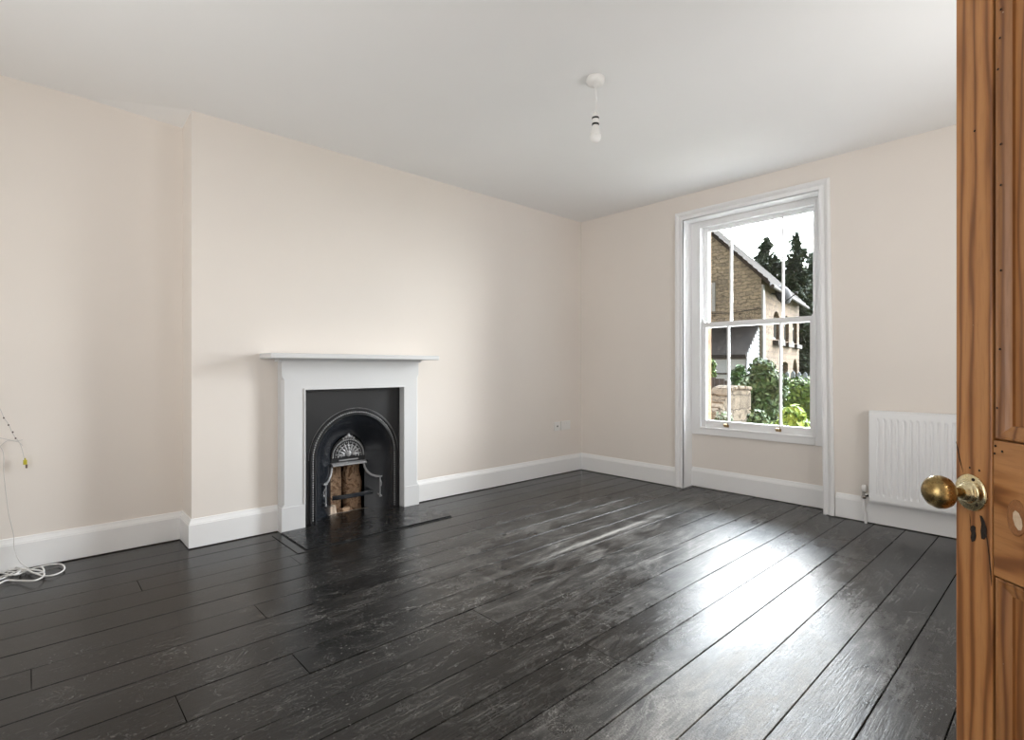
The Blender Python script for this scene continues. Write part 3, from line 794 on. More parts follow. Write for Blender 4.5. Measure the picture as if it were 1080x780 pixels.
mb = MB(); mb.tube([(vx, vy, vz-.02), (vx, vy, .13), (vx-.002, vy+.003, .10), (vx+.012, vy-.006, .06), (vx+.012, vy-.008, .0)], .0085, 12)
mb.build('pipe', M['white'], rad)

# ------------------------------------------------------------------ sockets
def socket(x0, x1, z0, z1, label, kind):
    t = thing('wall_socket', ((x0+x1)/2, YW, z0), label, 'socket')
    mb = MB(); mb.box(x0, x1, YW-.012, YW, z0, z1); mb.build('face_plate', M['plastic'], t, bevel=.003)
    if kind == 'tv':
        mb = MB(); mb.lathe([(.009, 0), (.009, .004), (.006, .005), (.001, .005)], ((x0+x1)/2, YW-.010, (z0+z1)/2), (0, -1, 0), 16); mb.build('coax_outlet', M['black'], t)
        for s in (-1, 1):
            mb = MB(); mb.lathe([(.003, 0), (.003, .001), (.001, .0015)], ((x0+x1)/2+s*.03, YW-.010, (z0+z1)/2), (0, -1, 0), 10); mb.build('screw', M['chrome'], t)
    else:
        for s in (-1, 1):
            cx = (x0+x1)/2+s*.037
            mb = MB(); mb.box(cx-.003, cx+.003, YW-.0108, YW-.009, z0+.052, z0+.061)
            for d in (-.011, .011): mb.box(cx+d-.004, cx+d+.004, YW-.0108, YW-.009, z0+.030, z0+.035)
            mb.build('pin_slots', M['dirt'], t)
            mb = MB(); mb.box(cx-s*.022-.006, cx-s*.022+.006, YW-.014, YW-.009, z0+.056, z0+.074); mb.build('switch', M['plastic'], t, bevel=.002)
socket(3.958, 4.042, .449, .537, 'single white aerial outlet plate low on cream wall, next to the twin socket', 'tv')
socket(4.054, 4.200, .449, .540, 'double white power socket low on cream wall near the room corner', 'power')

# ------------------------------------------------------------------ pendant
px_, py_ = 2.252, 1.783
pn = thing('pendant_light', (px_, py_, H), 'white ceiling pendant with bare unlit bulb on a short flex', 'pendant lamp')
mb = MB(); mb.lathe([(.048, 0), (.050, -.006), (.049, -.022), (.044, -.034), (.030, -.041), (.012, -.043), (.008, -.052), (.004, -.053)], (px_, py_, H), n=36); mb.build('ceiling_rose', M['plastic'], pn)
mb = MB(); mb.tube([(px_, py_, H-.05), (px_+.002, py_-.001, H-.09), (px_+.003, py_-.004, H-.13), (px_+.001, py_-.003, H-.16), (px_, py_, H-.19)], .0034, 8); mb.build('flex', M['plastic'], pn)
zt0 = H-.180
mb = MB(); mb.lathe([(.004, 0), (.009, -.004), (.016, -.020), (.0185, -.032), (.0185, -.034)], (px_, py_, zt0), n=28)
mb.lathe([(.0175, -.043), (.0185, -.044), (.0185, -.066), (.017, -.067)], (px_, py_, zt0), n=28)
lh = mb.build('lamp_holder', M['plastic'], pn)
for d in (-.034, -.067):
    mb = MB(); mb.lathe([(.016, d), (.0195, d-.0005), (.0195, d-.008), (.016, d-.0085)], (px_, py_, zt0), n=28); mb.build('holder_ring', M['black'], lh)
mb = MB(); mb.lathe([(.015, -.076), (.018, -.080), (.020, -.095), (.0255, -.122), (.0265, -.126)], (px_, py_, zt0), n=28)
bl = mb.build('bulb', M['plastic'], pn)
mb = MB(); mb.lathe([(.0262, -.126), (.0285, -.134), (.0275, -.148), (.022, -.160), (.012, -.167), (.001, -.169)], (px_, py_, zt0), n=28); mb.build('bulb_globe', M['frost'], bl)

# ------------------------------------------------------------------ cables in the alcove
def pixw(px, py, y=None, z=None):
    f = 554.6; a = (px-540)/f; b = (387-py)/f; dx, dy = .677+.736*a, .736-.677*a
    t = y/dy if y is not None else (z-1.1)/b
    return (t*dx, t*dy, 1.1+t*b)
def spline(pts, n=6):
    pts = [Vector(p) for p in pts]; out = []
    for i in range(len(pts)-1):
        p0 = pts[max(i-1, 0)]; p1 = pts[i]; p2 = pts[i+1]; p3 = pts[min(i+2, len(pts)-1)]
        for k in range(n):
            t = k/n; out.append(.5*((2*p1)+(p2-p0)*t+(2*p0-5*p1+4*p2-p3)*t*t+(3*p1-p0-3*p2+p3)*t**3))
    out.append(pts[-1]); return out
M['cable'] = paint('white_cable_sheath', (.78, .78, .77), .4)
M['cable_grey'] = paint('thin_grey_wire', (.56, .54, .52), .5)
M['yellow'] = paint('yellow_plastic', (.55, .48, .04), .4)
M['brown'] = paint('brown_plastic', (.12, .08, .07), .5)
cb = thing('loose_cable', (-.05, 3.82, 0), 'tangled white cable lying in loops on the black boards by the alcove skirting', 'cable')
fl = []
seq = [(18, 596), (22, 601), (14, 606), (4, 607), (-6, 611), (-14, 606), (-4, 600), (14, 598), (30, 600), (44, 602), (46, 607), (36, 612), (18, 612), (6, 612), (-8, 618), (-16, 612), (-2, 604), (14, 606), (26, 603), (36, 599), (44, 598), (46, 603), (36, 604), (26, 600), (14, 604), (2, 610), (-10, 612)]
for i, (a, b) in enumerate(seq): fl.append(pixw(a, b, z=.012 + .006*((i*7) % 3)))
mb = MB(); mb.tube(spline(fl, 6), .0042, 7); mb.build('coil', M['cable'], cb)
lp = [pixw(a, b, z=.012+.004*(i % 2)) for i, (a, b) in enumerate([(8, 603), (24, 602), (40, 598), (54, 595), (63, 594.5), (68, 597.5), (66, 602), (57, 606), (46, 607), (36, 604), (24, 600), (10, 601)])]
mb = MB(); mb.tube(spline(lp, 8), .0040, 7); mb.build('floor_loop', M['cable'], cb)
ris = [pixw(a, b, y=3.885) for a, b in ((-6, 468), (1, 472), (4, 480), (4, 496), (5.5, 512), (9, 540), (12, 553), (14.5, 565), (15, 578))]
ris += [pixw(20, 591, y=3.86), pixw(27, 597, y=3.84), pixw(34, 601, z=.012)]
mb = MB(); mb.tube(spline(ris, 6), .0015, 6); mb.build('riser', M['cable_grey'], cb)
ww = thing('bell_wire', (-.16, 3.9, .6), 'thin wire hanging at the alcove wall with a small yellow and brown connector', 'wire')
w1 = [pixw(a, b, y=3.89) for a, b in ((-8, 420), (0, 431), (4, 440), (9, 447), (13, 456), (17, 462), (21, 467), (24, 476), (26, 485))]
mb = MB(); mb.tube(spline(w1, 6), .0016, 6); mb.build('wire', M['cable_grey'], ww)
w2 = [pixw(a, b, y=3.89) for a, b in ((-8, 476), (0, 470.5), (8, 464.5), (16, 464.8), (24, 463.5))]
w3 = [pixw(a, b, y=3.892) for a, b in ((-6, 461), (2, 462), (12, 464), (20, 466), (24, 470))]
mb = MB(); mb.tube(spline(w2, 6), .0016, 6); mb.tube(spline(w3, 6), .0016, 6); mb.build('loose_strand', M['cable_grey'], ww)
for a, b in ((4, 440.5), (9, 448), (13.5, 455.5), (16.5, 462)):
    mb = MB(); mb.ball(pixw(a, b, y=3.889), (.0038, .003, .005), 8, 6); mb.build('crimp', M['brown'], ww)
p = Vector(pixw(26.5, 487, y=3.888))
mb = MB(); mb.box(p.x-.008, p.x+.008, p.y-.006, p.y+.004, p.z-.014, p.z+.012); mb.tube([p+Vector((0, 0, .012)), p+Vector((0, 0, .022))], .004, 8)
cn = mb.build('connector', M['yellow'], ww, bevel=.003); cn['label'] = 'yellow connector'
mb = MB(); mb.box(p.x+.001, p.x+.010, p.y-.005, p.y+.003, p.z-.034, p.z-.012); o = mb.build('plug', M['brown'], cn, bevel=.003)

# ------------------------------------------------------------------ open door
cam_R = Vector((.736, -.677, 0)); cam_F = Vector((.677, .736, 0))
DX = .87; ZH, ZF = .272, 1.031
hinge = cam_R*DX + cam_F*ZH
# local frame: x from hinge to free edge (camera forward), y into the leaf thickness (camera right), z up
dr = thing('door_1', (hinge.x, hinge.y, 0), 'open waxed pine panel door with brass knob', 'door', rz=math.atan2(cam_F.y, cam_F.x), kind='structure')
# local +y after rotation = left of forward = -cam_R, so the visible face is at y=0 and thickness goes to negative y
W = ZF-ZH
def lx(px): return DX/((px-540)/554.6) - ZH
TH = .042; SW = lx(1008)-lx(1046.5); dz0, dz1 = .008, 1.985
LR0, LR1 = .724, .968
mb = MB(); mb.box(W-SW+.0008, W, -TH, 0, dz0, dz1); mb.build('stile', M['pine'], dr, local=True, bevel=.0025)
mb = MB(); mb.box(0, SW, -TH, 0, dz0, dz1); mb.build('stile', M['pine'], dr, local=True, bevel=.0025)
for z0, z1 in ((dz0, .22), (LR0, LR1), (1.87, dz1)):
    mb = MB(); mb.box(SW+.0012, W-SW-.0012, -TH, -.0006, z0, z1); mb.build('rail', M['pine_rail'], dr, local=True, bevel=.002)
mx0 = W/2-.04
for z0, z1 in ((.22, LR0), (LR1, 1.87)):
    mb = MB(); mb.box(mx0, mx0+.08, -TH, -.0006, z0, z1); mb.build('muntin', M['pine'], dr, local=True, bevel=.002)
    for x0, x1 in ((SW, mx0), (mx0+.08, W-SW)):
        mb = MB(); mb.box(x0-.005, x1+.005, -.026, -.016, z0-.005, z1+.005); mb.build('panel', M['pine_panel'], dr, local=True)
        # moulding round the panel
        pr = [(.0028, -.0035), (.005, -.0015), (.008, -.004), (.013, -.0045), (.018, -.006), (.0245, -.0095), (.0275, -.0105), (.0275, -.016), (.0028, -.016)]
        path = [(x0, z0), (x1, z0), (x1, z1), (x0, z1), (x0, z0)]; dirs = [(1, 1), (-1, 1), (-1, -1), (1, -1), (1, 1)]
        mb = MB(); vs = [(x+dx*a, b, z+dz*a) for (x, z), (dx, dz) in zip(path, dirs) for a, b in pr]; n = len(pr)
        mb.add(vs, [(i*n+k, i*n+k+1, (i+1)*n+k+1, (i+1)*n+k) for i in range(4) for k in range(n-1)])
        mb.build('panel_moulding', M['pine_mould'], dr, local=True)
mb = MB(); mb.box(SW-.001, W-SW+.001, -TH+.004, -.0035, dz0+.01, dz1-.01)
# joint backing, only behind the rails and the stile lines
mb = MB()
for z0, z1 in ((dz0, .22), (LR0, LR1), (1.87, dz1)): mb.box(SW-.002, W-SW+.002, -TH+.004, -.004, z0+.002, z1-.002)
mb.build('joint', M['pine_gap'], dr, local=True)
def dp(px, py):
    x = lx(px); Z = x+ZH; return x, 1.1+(387-py)/554.6*Z
# nail holes, cracks, knot
mb = MB()
for a, b in ((1054, 10), (1053, 40), (1051, 73), (1054, 152), (1054, 195), (1054, 285), (1053, 368), (1028, 138), (1050, 430), (1050, 470), (1057, 476), (1023, 493), (1033, 496), (1049, 478)):
    x, z = dp(a, b); d = .0022
    y = .0004
    if a > 1047 and not (LR0 < z < LR1): y = -.0025
    mb.lathe([(d, 0), (d*.6, .0004), (.0002, .0005)], (x, y, z), (0, 1, 0), 8)
mb.build('nail_hole', M['pine_gap'], dr, local=True)
mb = MB()
def crack(pts, w):
    q = [dp(*p) for p in pts]; n = len(q); vs = []
    for i, (x, z) in enumerate(q):
        ww_ = w*(1 if 0 < i < n-1 else .25); vs += [(x-ww_, .0005, z), (x+ww_, .0005, z)]
    mb.add(vs, [(2*i, 2*i+1, 2*i+3, 2*i+2) for i in range(n-1)])
crack([(1008.5, 465), (1010, 472), (1013, 486), (1016, 498)], .0012)
crack([(1036, 545), (1038, 556), (1041, 566), (1043.5, 585), (1045, 603), (1046, 618)], .0011)
crack([(1023, 541), (1023.5, 548), (1024, 556)], .0008)
mb.build('crack', M['pine_gap'], dr, local=True, fix=False)
# key hole wear: two dark gouges under the rose
def gouge(cx, cy, pts, name):
    mb = MB(); vs = []
    q = [dp(cx+a*.85, cy+b*.92) for a, b in pts]
    c0 = dp(cx, cy); vs = [(c0[0], .0006, c0[1])] + [(x, .0008, z) for x, z in q]; n = len(q)
    mb.add(vs, [(0, 1+i, 1+(i+1) % n) for i in range(n)]); return mb.build(name, M['pine_gap'], dr, local=True)
gouge(1027, 562, [(-3.5, -8), (0, -9), (3, -7), (2.5, -2), (3.5, 3), (2, 9), (-2, 10), (-3.5, 5), (-2.5, 0), (-4, -4)], 'keyhole')
gouge(1037, 556, [(-4, -14), (-1, -13), (2, -8), (5, 2), (5, 10), (2, 14), (-2, 13), (-3, 4), (-2, -4)], 'gouge')
# knot in the lock rail
x, z = dp(1072, 546)
mb = MB(); mb.lathe([(.030, 0), (.0285, .0004), (.024, .0002), (.022, .0001)], (0, 0, 0), (0, 1, 0), 28)
mb.v = [(x+a*.60, -.0004+b, z+c*1.05) for a, b, c in mb.v]; kn = mb.build('knot', M['pine_knot'], dr, local=True)
mb = MB(); mb.lathe([(.0115, 0), (.010, .0006), (.0005, .0008)], (0, 0, 0), (0, 1, 0), 9, False)
mb.v = [(x-.002+a*.72+(c*.3), .0+b, z-.004+c*1.45) for a, b, c in mb.v]; mb.build('filler_patch', M['filler'], kn, local=True)
# brass rose and knob
rx, rz = dp(1024.5, 519)
kb = thing('door_knob', (0, 0, 0), None, None); kb.parent = dr
mb = MB(); mb.lathe([(.0345, 0), (.0345, .002), (.0325, .0035), (.024, .0048), (.0205, .0055), (.0195, .0085), (.0165, .012), (.0145, .013), (.0138, .019), (.0105, .021), (.0005, .021)], (rx, .0005, rz), (0, 1, 0), 40)
rose = mb.build('rose', M['brass2'], dr, local=True)
for dx, dz in ((-.010, .0285), (.026, -.014), (-.018, -.021)):
    mb = MB(); mb.lathe([(.0034, 0), (.0034, .0008), (.002, .0012), (.0002, .0006)], (rx+dx*.9, .0043, rz+dz*.9), (0, 1, 0), 10); mb.build('screw', M['pine_gap'], rose, local=True)
bpy.data.objects.remove(kb)
mb = MB(); mb.lathe([(.0095, .012), (.0088, .03), (.0090, .036), (.013, .0385), (.0145, .041), (.022, .044), (.0285, .050), (.0310, .058), (.0305, .066), (.027, .074), (.020, .0805), (.010, .0845), (.0005, .0855)], (rx, 0, rz+.001), (0, 1, 0), 48)
mb.build('knob', M['brass'], dr, local=True)

# ------------------------------------------------------------------ outside
GZ = -.85
mb = MB(); mb.box(4.75, 60, -30, 50, GZ-.2, GZ); tag(mb.build('ground', M['soil'], fix=True), 'rough garden ground outside the window', 'ground', kind='structure')
M['bounce_pale'] = mat_simple('pale_bounce_gravel', [(.36, .34, .31), (.46, .44, .41)], 3, .8)  # unseen ground, added pale to bounce light up to the ceiling
mb = MB(); mb.box(4.75, 11, -8, 14, GZ, GZ+.03); tag(mb.build('bounce_gravel', M['bounce_pale']), 'unseen pale gravel added outside to bounce light into the room', 'gravel', kind='structure')
HR = math.atan2(.186, .982); P1 = (17.03, 6.89, GZ)
hs = thing('stone_house', P1, 'old stone house with tiled gable roof seen through the sash window', 'house', rz=HR)
E = 3.91-GZ; HWd = 3.3; RZ = E+HWd*1.03; LEN = 7.5
def hb(mb, name, mat, parent=hs, **kw): return mb.build(name, mat, parent, local=True, **kw)
mb = MB(); mb.prism([(0, 0), (2*HWd, 0), (2*HWd, E), (HWd, RZ+.01), (0, E-.0)], 0, 0, .5); hb(mb, 'gable_wall', M['stone_gable'])
mb = MB()
wins = [(1.95, 3.05), (3.95, 4.97), (5.85, 6.95)]; wz0, wz1 = 2.08-GZ, 3.07-GZ
def archop(x0, x1, z0, z1, rise, n=8):
    pts = [(x0, z0), (x1, z0), (x1, z1-rise)]
    for i in range(1, n): 
        a = PI*i/n; pts.append(((x0+x1)/2+(x1-x0)/2*math.cos(a), z1-rise+rise*math.sin(a)))
    pts.append((x0, z1-rise)); return pts
holes = [archop(a, b, wz0, wz1, .28) for a, b in wins] + [archop(5.9, 7.0, .02, 2.3, .5), archop(3.5, 4.8, .9, 2.15, .1)]
outer = [(0, 0), (LEN, 0), (LEN, E), (0, E)]
V, F_ = fill_holes(outer, holes, 1, 0.0); mb.add(V, F_)
for hlp in holes:
    n = len(hlp); mb.add([(x, 0, z) for x, z in hlp] + [(x, .22, z) for x, z in hlp], [(i, (i+1) % n, n+(i+1) % n, n+i) for i in range(n)])
mb.box(LEN-.05, LEN, 0, 2*HWd, 0, E-.1)
hb(mb, 'front_wall', M['stone_front'], fix=False)
for a, b in wins:
    mb = MB(); mb.prism(archop(a-.05, b+.05, wz0-.05, wz1+.05, .28), 1, .20, .24); wo = hb(mb, 'window', M['ext_glass'])
    mb = MB(); m_ = (a+b)/2
    for x0, x1 in ((a, a+.08), (m_-.05, m_+.05), (b-.08, b)): mb.box(x0, x1, .12, .2, wz0, wz1-.05)
    mb.box(a, b, .12, .2, wz0, wz0+.08); mb.box(a, b, .12, .2, wz0+.6, wz0+.66); mb.build('window_frame', M['ext_frame'], wo, local=True)
    mb = MB(); mb.box(a-.1, b+.1, -.18, .1, wz0-.22, wz0-.06); mb.build('window_box', M['fence_dark'], wo, local=True)
mb = MB(); mb.prism(archop(5.85, 7.05, .0, 2.35, .5), 1, .20, .24); hb(mb, 'door', M['fence_dark'])
mb = MB(); mb.prism(archop(3.45, 4.85, .85, 2.2, .1), 1, .20, .24); hb(mb, 'ground_floor_window', M['ext_glass'])
# roof
mb = MB(); ov = .28; sl = 1.03; th = .13
for s in (0, 1):
    ya, yb = -ov, HWd
    if s: ya, yb = 2*HWd+ov, HWd
    za, zb = E-ov*sl, RZ
    mb.add([(x, y, z) for x in (-.14, LEN+.15) for y, z in ((ya, za), (yb, zb), (yb, zb+th), (ya, za+th))], [(0,1,2,3),(4,7,6,5),(0,4,5,1),(3,2,6,7),(0,3,7,4),(1,5,6,2)])
hb(mb, 'roof', M['roof'])
mb = MB()
for k in range(24):
    y = -ov+.05+k*.148; z = E+y*sl+th
    mb.add([(x, yy, zz) for x in (-.16, LEN+.16) for yy, zz in ((y, z-.01), (y+.15, z+.15*sl-.01), (y+.15, z+.15*sl+.008), (y, z+.045))], [(0,1,2,3),(4,7,6,5),(0,4,5,1),(3,2,6,7),(0,3,7,4),(1,5,6,2)])
hb(mb, 'tile_courses', M['roof'])
mb = MB(); mb.tube([(-.05, -ov-.05, E-ov*sl), (LEN+.1, -ov-.05, E-ov*sl)], .06, 8); hb(mb, 'gutter', M['fence_dark'])
mb = MB(); mb.box(.02, .26, -.06, .02, .0, E-.2); hb(mb, 'corner_strip', M['ext_frame'])
mb = MB(); mb.box(-.06, .02, 1.40, 1.62, 2.95-GZ+.0, 3.0-GZ+.9); hb(mb, 'gable_window', M['ext_frame'])
mb = MB(); mb.tube([(-.02, .0, 2.95-GZ), (-.03, .9, 2.86-GZ), (-.02, 1.9, 2.90-GZ)], .012, 6); hb(mb, 'wall_cable', M['dark_metal'])
mb = MB(); mb.lathe([(.02, .05), (.18, .035), (.30, -.02), (.34, -.07), (.33, -.075), (.29, -.03), (.17, .02), (.02, .03)], (1.55, -.42, 3.55-GZ), (-.55, -.75, .25), 20); mb.tube([(1.6, 0, 3.6-GZ), (1.6, -.25, 3.55-GZ), (1.57, -.38, 3.55-GZ)], .025, 6)
mb.tube([(1.52, -.45, 3.3-GZ), (1.25, -.80, 3.50-GZ)], .015, 6); mb.ball((1.25, -.80, 3.52-GZ), .05); hb(mb, 'satellite_dish', M['dark_metal'])
# lean-to against the gable
lt = thing('lean_to', P1, 'low lean-to with dark slate roof and white boarded end against the stone gable', 'outbuilding', rz=HR)
w, e0, e1 = 1.66, 1.43-GZ, 2.36-GZ
mb = MB(); mb.prism([(-w-.12, e0-.06), (.0, e1), (.0, e1+.09), (-w-.12, e0+.04)], 1, .06, 6.0)
mb.build('roof', M['roof_dark'], lt, local=True)
mb = MB(); mb.box(-w, -w+.1, .05, 6.0, 0, e0-.02); mb.build('front_wall', M['render_white'], lt, local=True)
mb = MB(); mb.box(-w-.03, -w+.02, .05, 6.0, e0-.55, e0-.50); mb.box(-w-.10, -w-.03, .05, 6.0, e0-.10, e0+.0); mb.build('fascia', M['fence_dark'], lt, local=True)
mb = MB(); nb = 9
for i in range(nb):
    z0 = e0-.12+i*(e1-e0+.1)/nb; z1 = z0+(e1-e0+.1)/nb
    xa = -w*(1-max(0, (z0-e0)/(e1-e0)))-.06
    if xa < -.02: mb.add([(xa, .03, z0), (-.02, .03, z0), (-.02, .055, z1), (min(-.02, xa+.12), .055, z1), (xa, .06, z0), (-.02, .06, z0)], [(0,1,2,3), (0,1,5,4)])
mb.build('boarded_end', M['board_white'], lt, local=True, fix=False)
mb = MB(); mb.box(-w, -.02, .06, .10, 0, e0-.1); mb.build('end_wall', M['render_white'], lt, local=True)

# vegetation
def leaf_cloud(mb, blobs, n, size, rng, flat=.0):
    tot = sum(b[3]*b[4]*b[5] for b in blobs)
    for b in blobs:
        k = max(10, int(n*b[3]*b[4]*b[5]/tot))
        for _ in range(k):
            while True:
                p = Vector((rng.uniform(-1, 1), rng.uniform(-1, 1), rng.uniform(-1, 1)))
                if p.length <= 1: break
            r = p.length
            if r < 1e-3: continue
            p = p/r*(r**.45)*rng.uniform(.86, 1.08)
            c = Vector((b[0]+p.x*b[3], b[1]+p.y*b[4], b[2]+p.z*b[5]))
            nrm = (p + Vector((rng.uniform(-1, 1), rng.uniform(-1, 1), rng.uniform(-.2, 1.2)))*.8).normalized()
            u = nrm.orthogonal().normalized(); u.rotate(Matrix.Rotation(rng.uniform(0, 6.28), 3, nrm)); v = nrm.cross(u)
            s = size*rng.uniform(.6, 1.35)
            mb.add([c-u*s, c+v*s*.5+nrm*s*.12, c+u*s, c-v*s*.5+nrm*s*.12], [(0, 1, 2, 3)])
def at(px, d):   # ground point under pixel column at ray parameter d (distance along the camera axis)
    a = (px-540)/554.6; return d*(.677+.736*a), d*(.736-.677*a)
def zpix(py, d): return 1.1+(387-py)/554.6*d
def bush(name, px0, px1, py0, py1, d, mat, label, n, size, cat='shrub', nb=7, seed=1, stems=True, gz=GZ):
    rng = random.Random(seed); x, y = at((px0+px1)/2, d)
    w = (px1-px0)/554.6*d/2; zt = zpix(py0, d); zb = zpix(py1, d)
    t = thing(name, (x, y, gz), label, cat)
    mb = MB(); blobs = []
    cx = cam_R
    for i in range(nb):
        q = rng.uniform(-.62, .62); hgt = rng.uniform(.25, .8); rr = w*rng.uniform(.36, .52)
        off = cam_R*(q*w*1.1) + cam_F*(rng.uniform(-.35, .35)*w)
        top = zt - (zt-zb)*.32*(abs(q)/.62)**2
        cz = zb + (top-zb-rr*.8)*rng.uniform(.25, 1.0)
        blobs.append((x+off.x, y+off.y, cz, rr, rr, rr*rng.uniform(.75, 1.0)))
    blobs.append((x, y, zt-w*.45, w*.5, w*.5, w*.45)); blobs.append((x, y, zb+(zt-zb)*.3, w*.85, w*.7, (zt-zb)*.4))
    leaf_cloud(mb, blobs, n, size, rng); mb.build('foliage', mat, t, fix=False)
    mb = MB()
    for i in range(7):
        q = rng.uniform(-.5, .5)*w; s = rng.uniform(-.4, .4)*w; tip = zb+(zt-zb)*rng.uniform(.5, .85)
        p0 = Vector((x, y, gz)) + cam_R*q*.3; p1 = Vector((x, y, (gz+tip)/2)) + cam_R*q*.6 + cam_F*s*.5; p2 = Vector((x, y, tip)) + cam_R*q + cam_F*s
        mb.tube([p0, p1, p2], [.025, .018, .006], 6)
    mb.build('stem', M['bark'], t); return t
bush('garden_shrub', 779, 829, 377, 452, 9.5, M['leaf_mid'], 'large loose mid-green bush in the middle of the window view', 6500, .052, seed=3, nb=10)
bush('garden_shrub', 771, 790, 385, 412, 11.5, M['leaf_shrub'], 'small dark green bush in front of the white lean-to wall', 1500, .06, seed=5)
bush('garden_shrub', 744, 756, 378, 400, 12.5, M['leaf_ivy'], 'fresh green bush peeping past the left edge of the window', 700, .06, seed=6)
bush('garden_shrub', 811, 862, 427, 466, 6.4, M['leaf_lime'], 'bright lime-green leafy bush low at the right of the window', 1500, .052, seed=8)
bush('low_plants', 745, 782, 433, 462, 6.0, M['leaf_grey'], 'pale scrubby plants at the foot of the garden wall', 900, .035, seed=9)
bush('low_plants', 780, 816, 432, 462, 6.2, M['leaf_mid'], 'low dark plants between the garden wall and the lime bush', 1300, .04, seed=10)
def hedge():
    rng = random.Random(12); t = thing('ivy_hedge', (*at(845, 12.5), GZ), 'thick green ivy hedge spilling over a garden wall before the picket fence', 'hedge')
    mb = MB(); blobs = []
    for i in range(38):
        px = 826+i*3.6; d = 12.5; x, y = at(px, d); zt = zpix(399+rng.uniform(-2, 3), d)
        blobs.append((x, y, zt-.38, .30, .35, .42)); blobs.append((x+.05, y-.05, zt-.62, .28, .3, .30+.1*(i % 2)))
    leaf_cloud(mb, blobs, 12500, .06, rng); mb.build('foliage', M['leaf_ivy'], t, fix=False)
    x0, y0 = at(822, 12.6); x1, y1 = at(962, 12.6); n = Vector((y1-y0, x0-x1, 0)).normalized()*.15
    mb = MB(); zt = zpix(414, 12.6)
    vs = [(x0-n.x, y0-n.y, GZ), (x1-n.x, y1-n.y, GZ), (x1+n.x, y1+n.y, GZ), (x0+n.x, y0+n.y, GZ)]
    vs += [(a, b, zt) for a, b, c in vs]; mb.add(vs, [(0,3,2,1),(4,5,6,7),(0,1,5,4),(1,2,6,5),(2,3,7,6),(3,0,4,7)])
    mb.build('stone_wall', M['stone_garden'], t)
hedge()
# pale garden wall, top stepping down towards the window
x0, y0 = at(744, 8.6); x1, y1 = at(784, 9.0)
gw = thing('garden_wall', ((x0+x1)/2, (y0+y1)/2, GZ), 'pale rubble garden wall with sloping top, left of the big bush', 'wall', rz=math.atan2(y1-y0, x1-x0)-PI/2)
mb = MB(); L = math.hypot(x1-x0, y1-y0); zz = lambda py: zpix(py, 8.8)-GZ
rng = random.Random(2); vs = []; tops = [(-L/2, zz(436)), (-L/2+L*.2, zz(427)), (-L/2+L*.42, zz(412)), (-L/2+L*.6, zz(409.5)), (L/2-.02, zz(411)), (L/2, zz(414))]
mb.prism([(L/2, 0)] + [(p, q) for p, q in reversed(tops)] + [(-L/2, 0)], 0, -.17, .17)
mb.build('stonework', M['stone_garden'], gw, local=True, bevel=.04)
mb = MB()
for i in range(5):
    pa, pb = tops[i], tops[i+1]
    for k in range(2):
        t0, t1 = k/2+.02, (k+1)/2-.02
        a = (pa[0]+(pb[0]-pa[0])*t0, pa[1]+(pb[1]-pa[1])*t0); b = (pa[0]+(pb[0]-pa[0])*t1, pa[1]+(pb[1]-pa[1])*t1)
        if b[0]-a[0] < .03: continue
        mb.prism([a, b, (b[0], b[1]+.05), (a[0], a[1]+.055)], 0, -.20, .20)
mb.build('coping', M['stone_garden'], gw, local=True, bevel=.015)
# fences
def fence(name, pxa, pxb, py, d0, d1, mat, label, pitch, pw, pointed):
    xa, ya = at(pxa, d0); xb, yb = at(pxb, d1); L = math.hypot(xb-xa, yb-ya); zt = (zpix(py, d0)+zpix(py, d1))/2-GZ
    t = thing(name, (xa, ya, GZ), label, 'fence', rz=math.atan2(yb-ya, xb-xa))
    for z in (zt*.35, zt*.8):
        mb = MB(); mb.box(-.05, L+.05, .02, .07, z-.04, z+.04); mb.build('rail', mat, t, local=True)
    k = int(L/pitch)+1; proto = None
    for i in range(k):
        if proto is None:
            mb = MB(); pts = [(-pw/2, 0), (pw/2, 0), (pw/2, zt-.08), (0, zt), (-pw/2, zt-.08)] if pointed else [(-pw/2, 0), (pw/2, 0), (pw/2, zt), (-pw/2, zt)]
            mb.prism(pts, 1, -.015, .02); proto = mb.build('picket', mat, t, local=True); o = proto
        else:
            o = proto.copy(); C.objects.link(o); o.parent = t
        o.location = (i*pitch, 0, R_.uniform(-.05, .03)); 
fence('picket_fence', 824, 925, 391.5, 17.0, 15.4, M['fence_blue'], 'grey-blue picket fence in front of the stone house, above the ivy hedge', .17, .12, True)
fence('board_fence', 742, 768, 399, 11.6, 11.0, M['fence_dark'], 'dark timber board fence in front of the white lean-to wall', .13, .11, False)

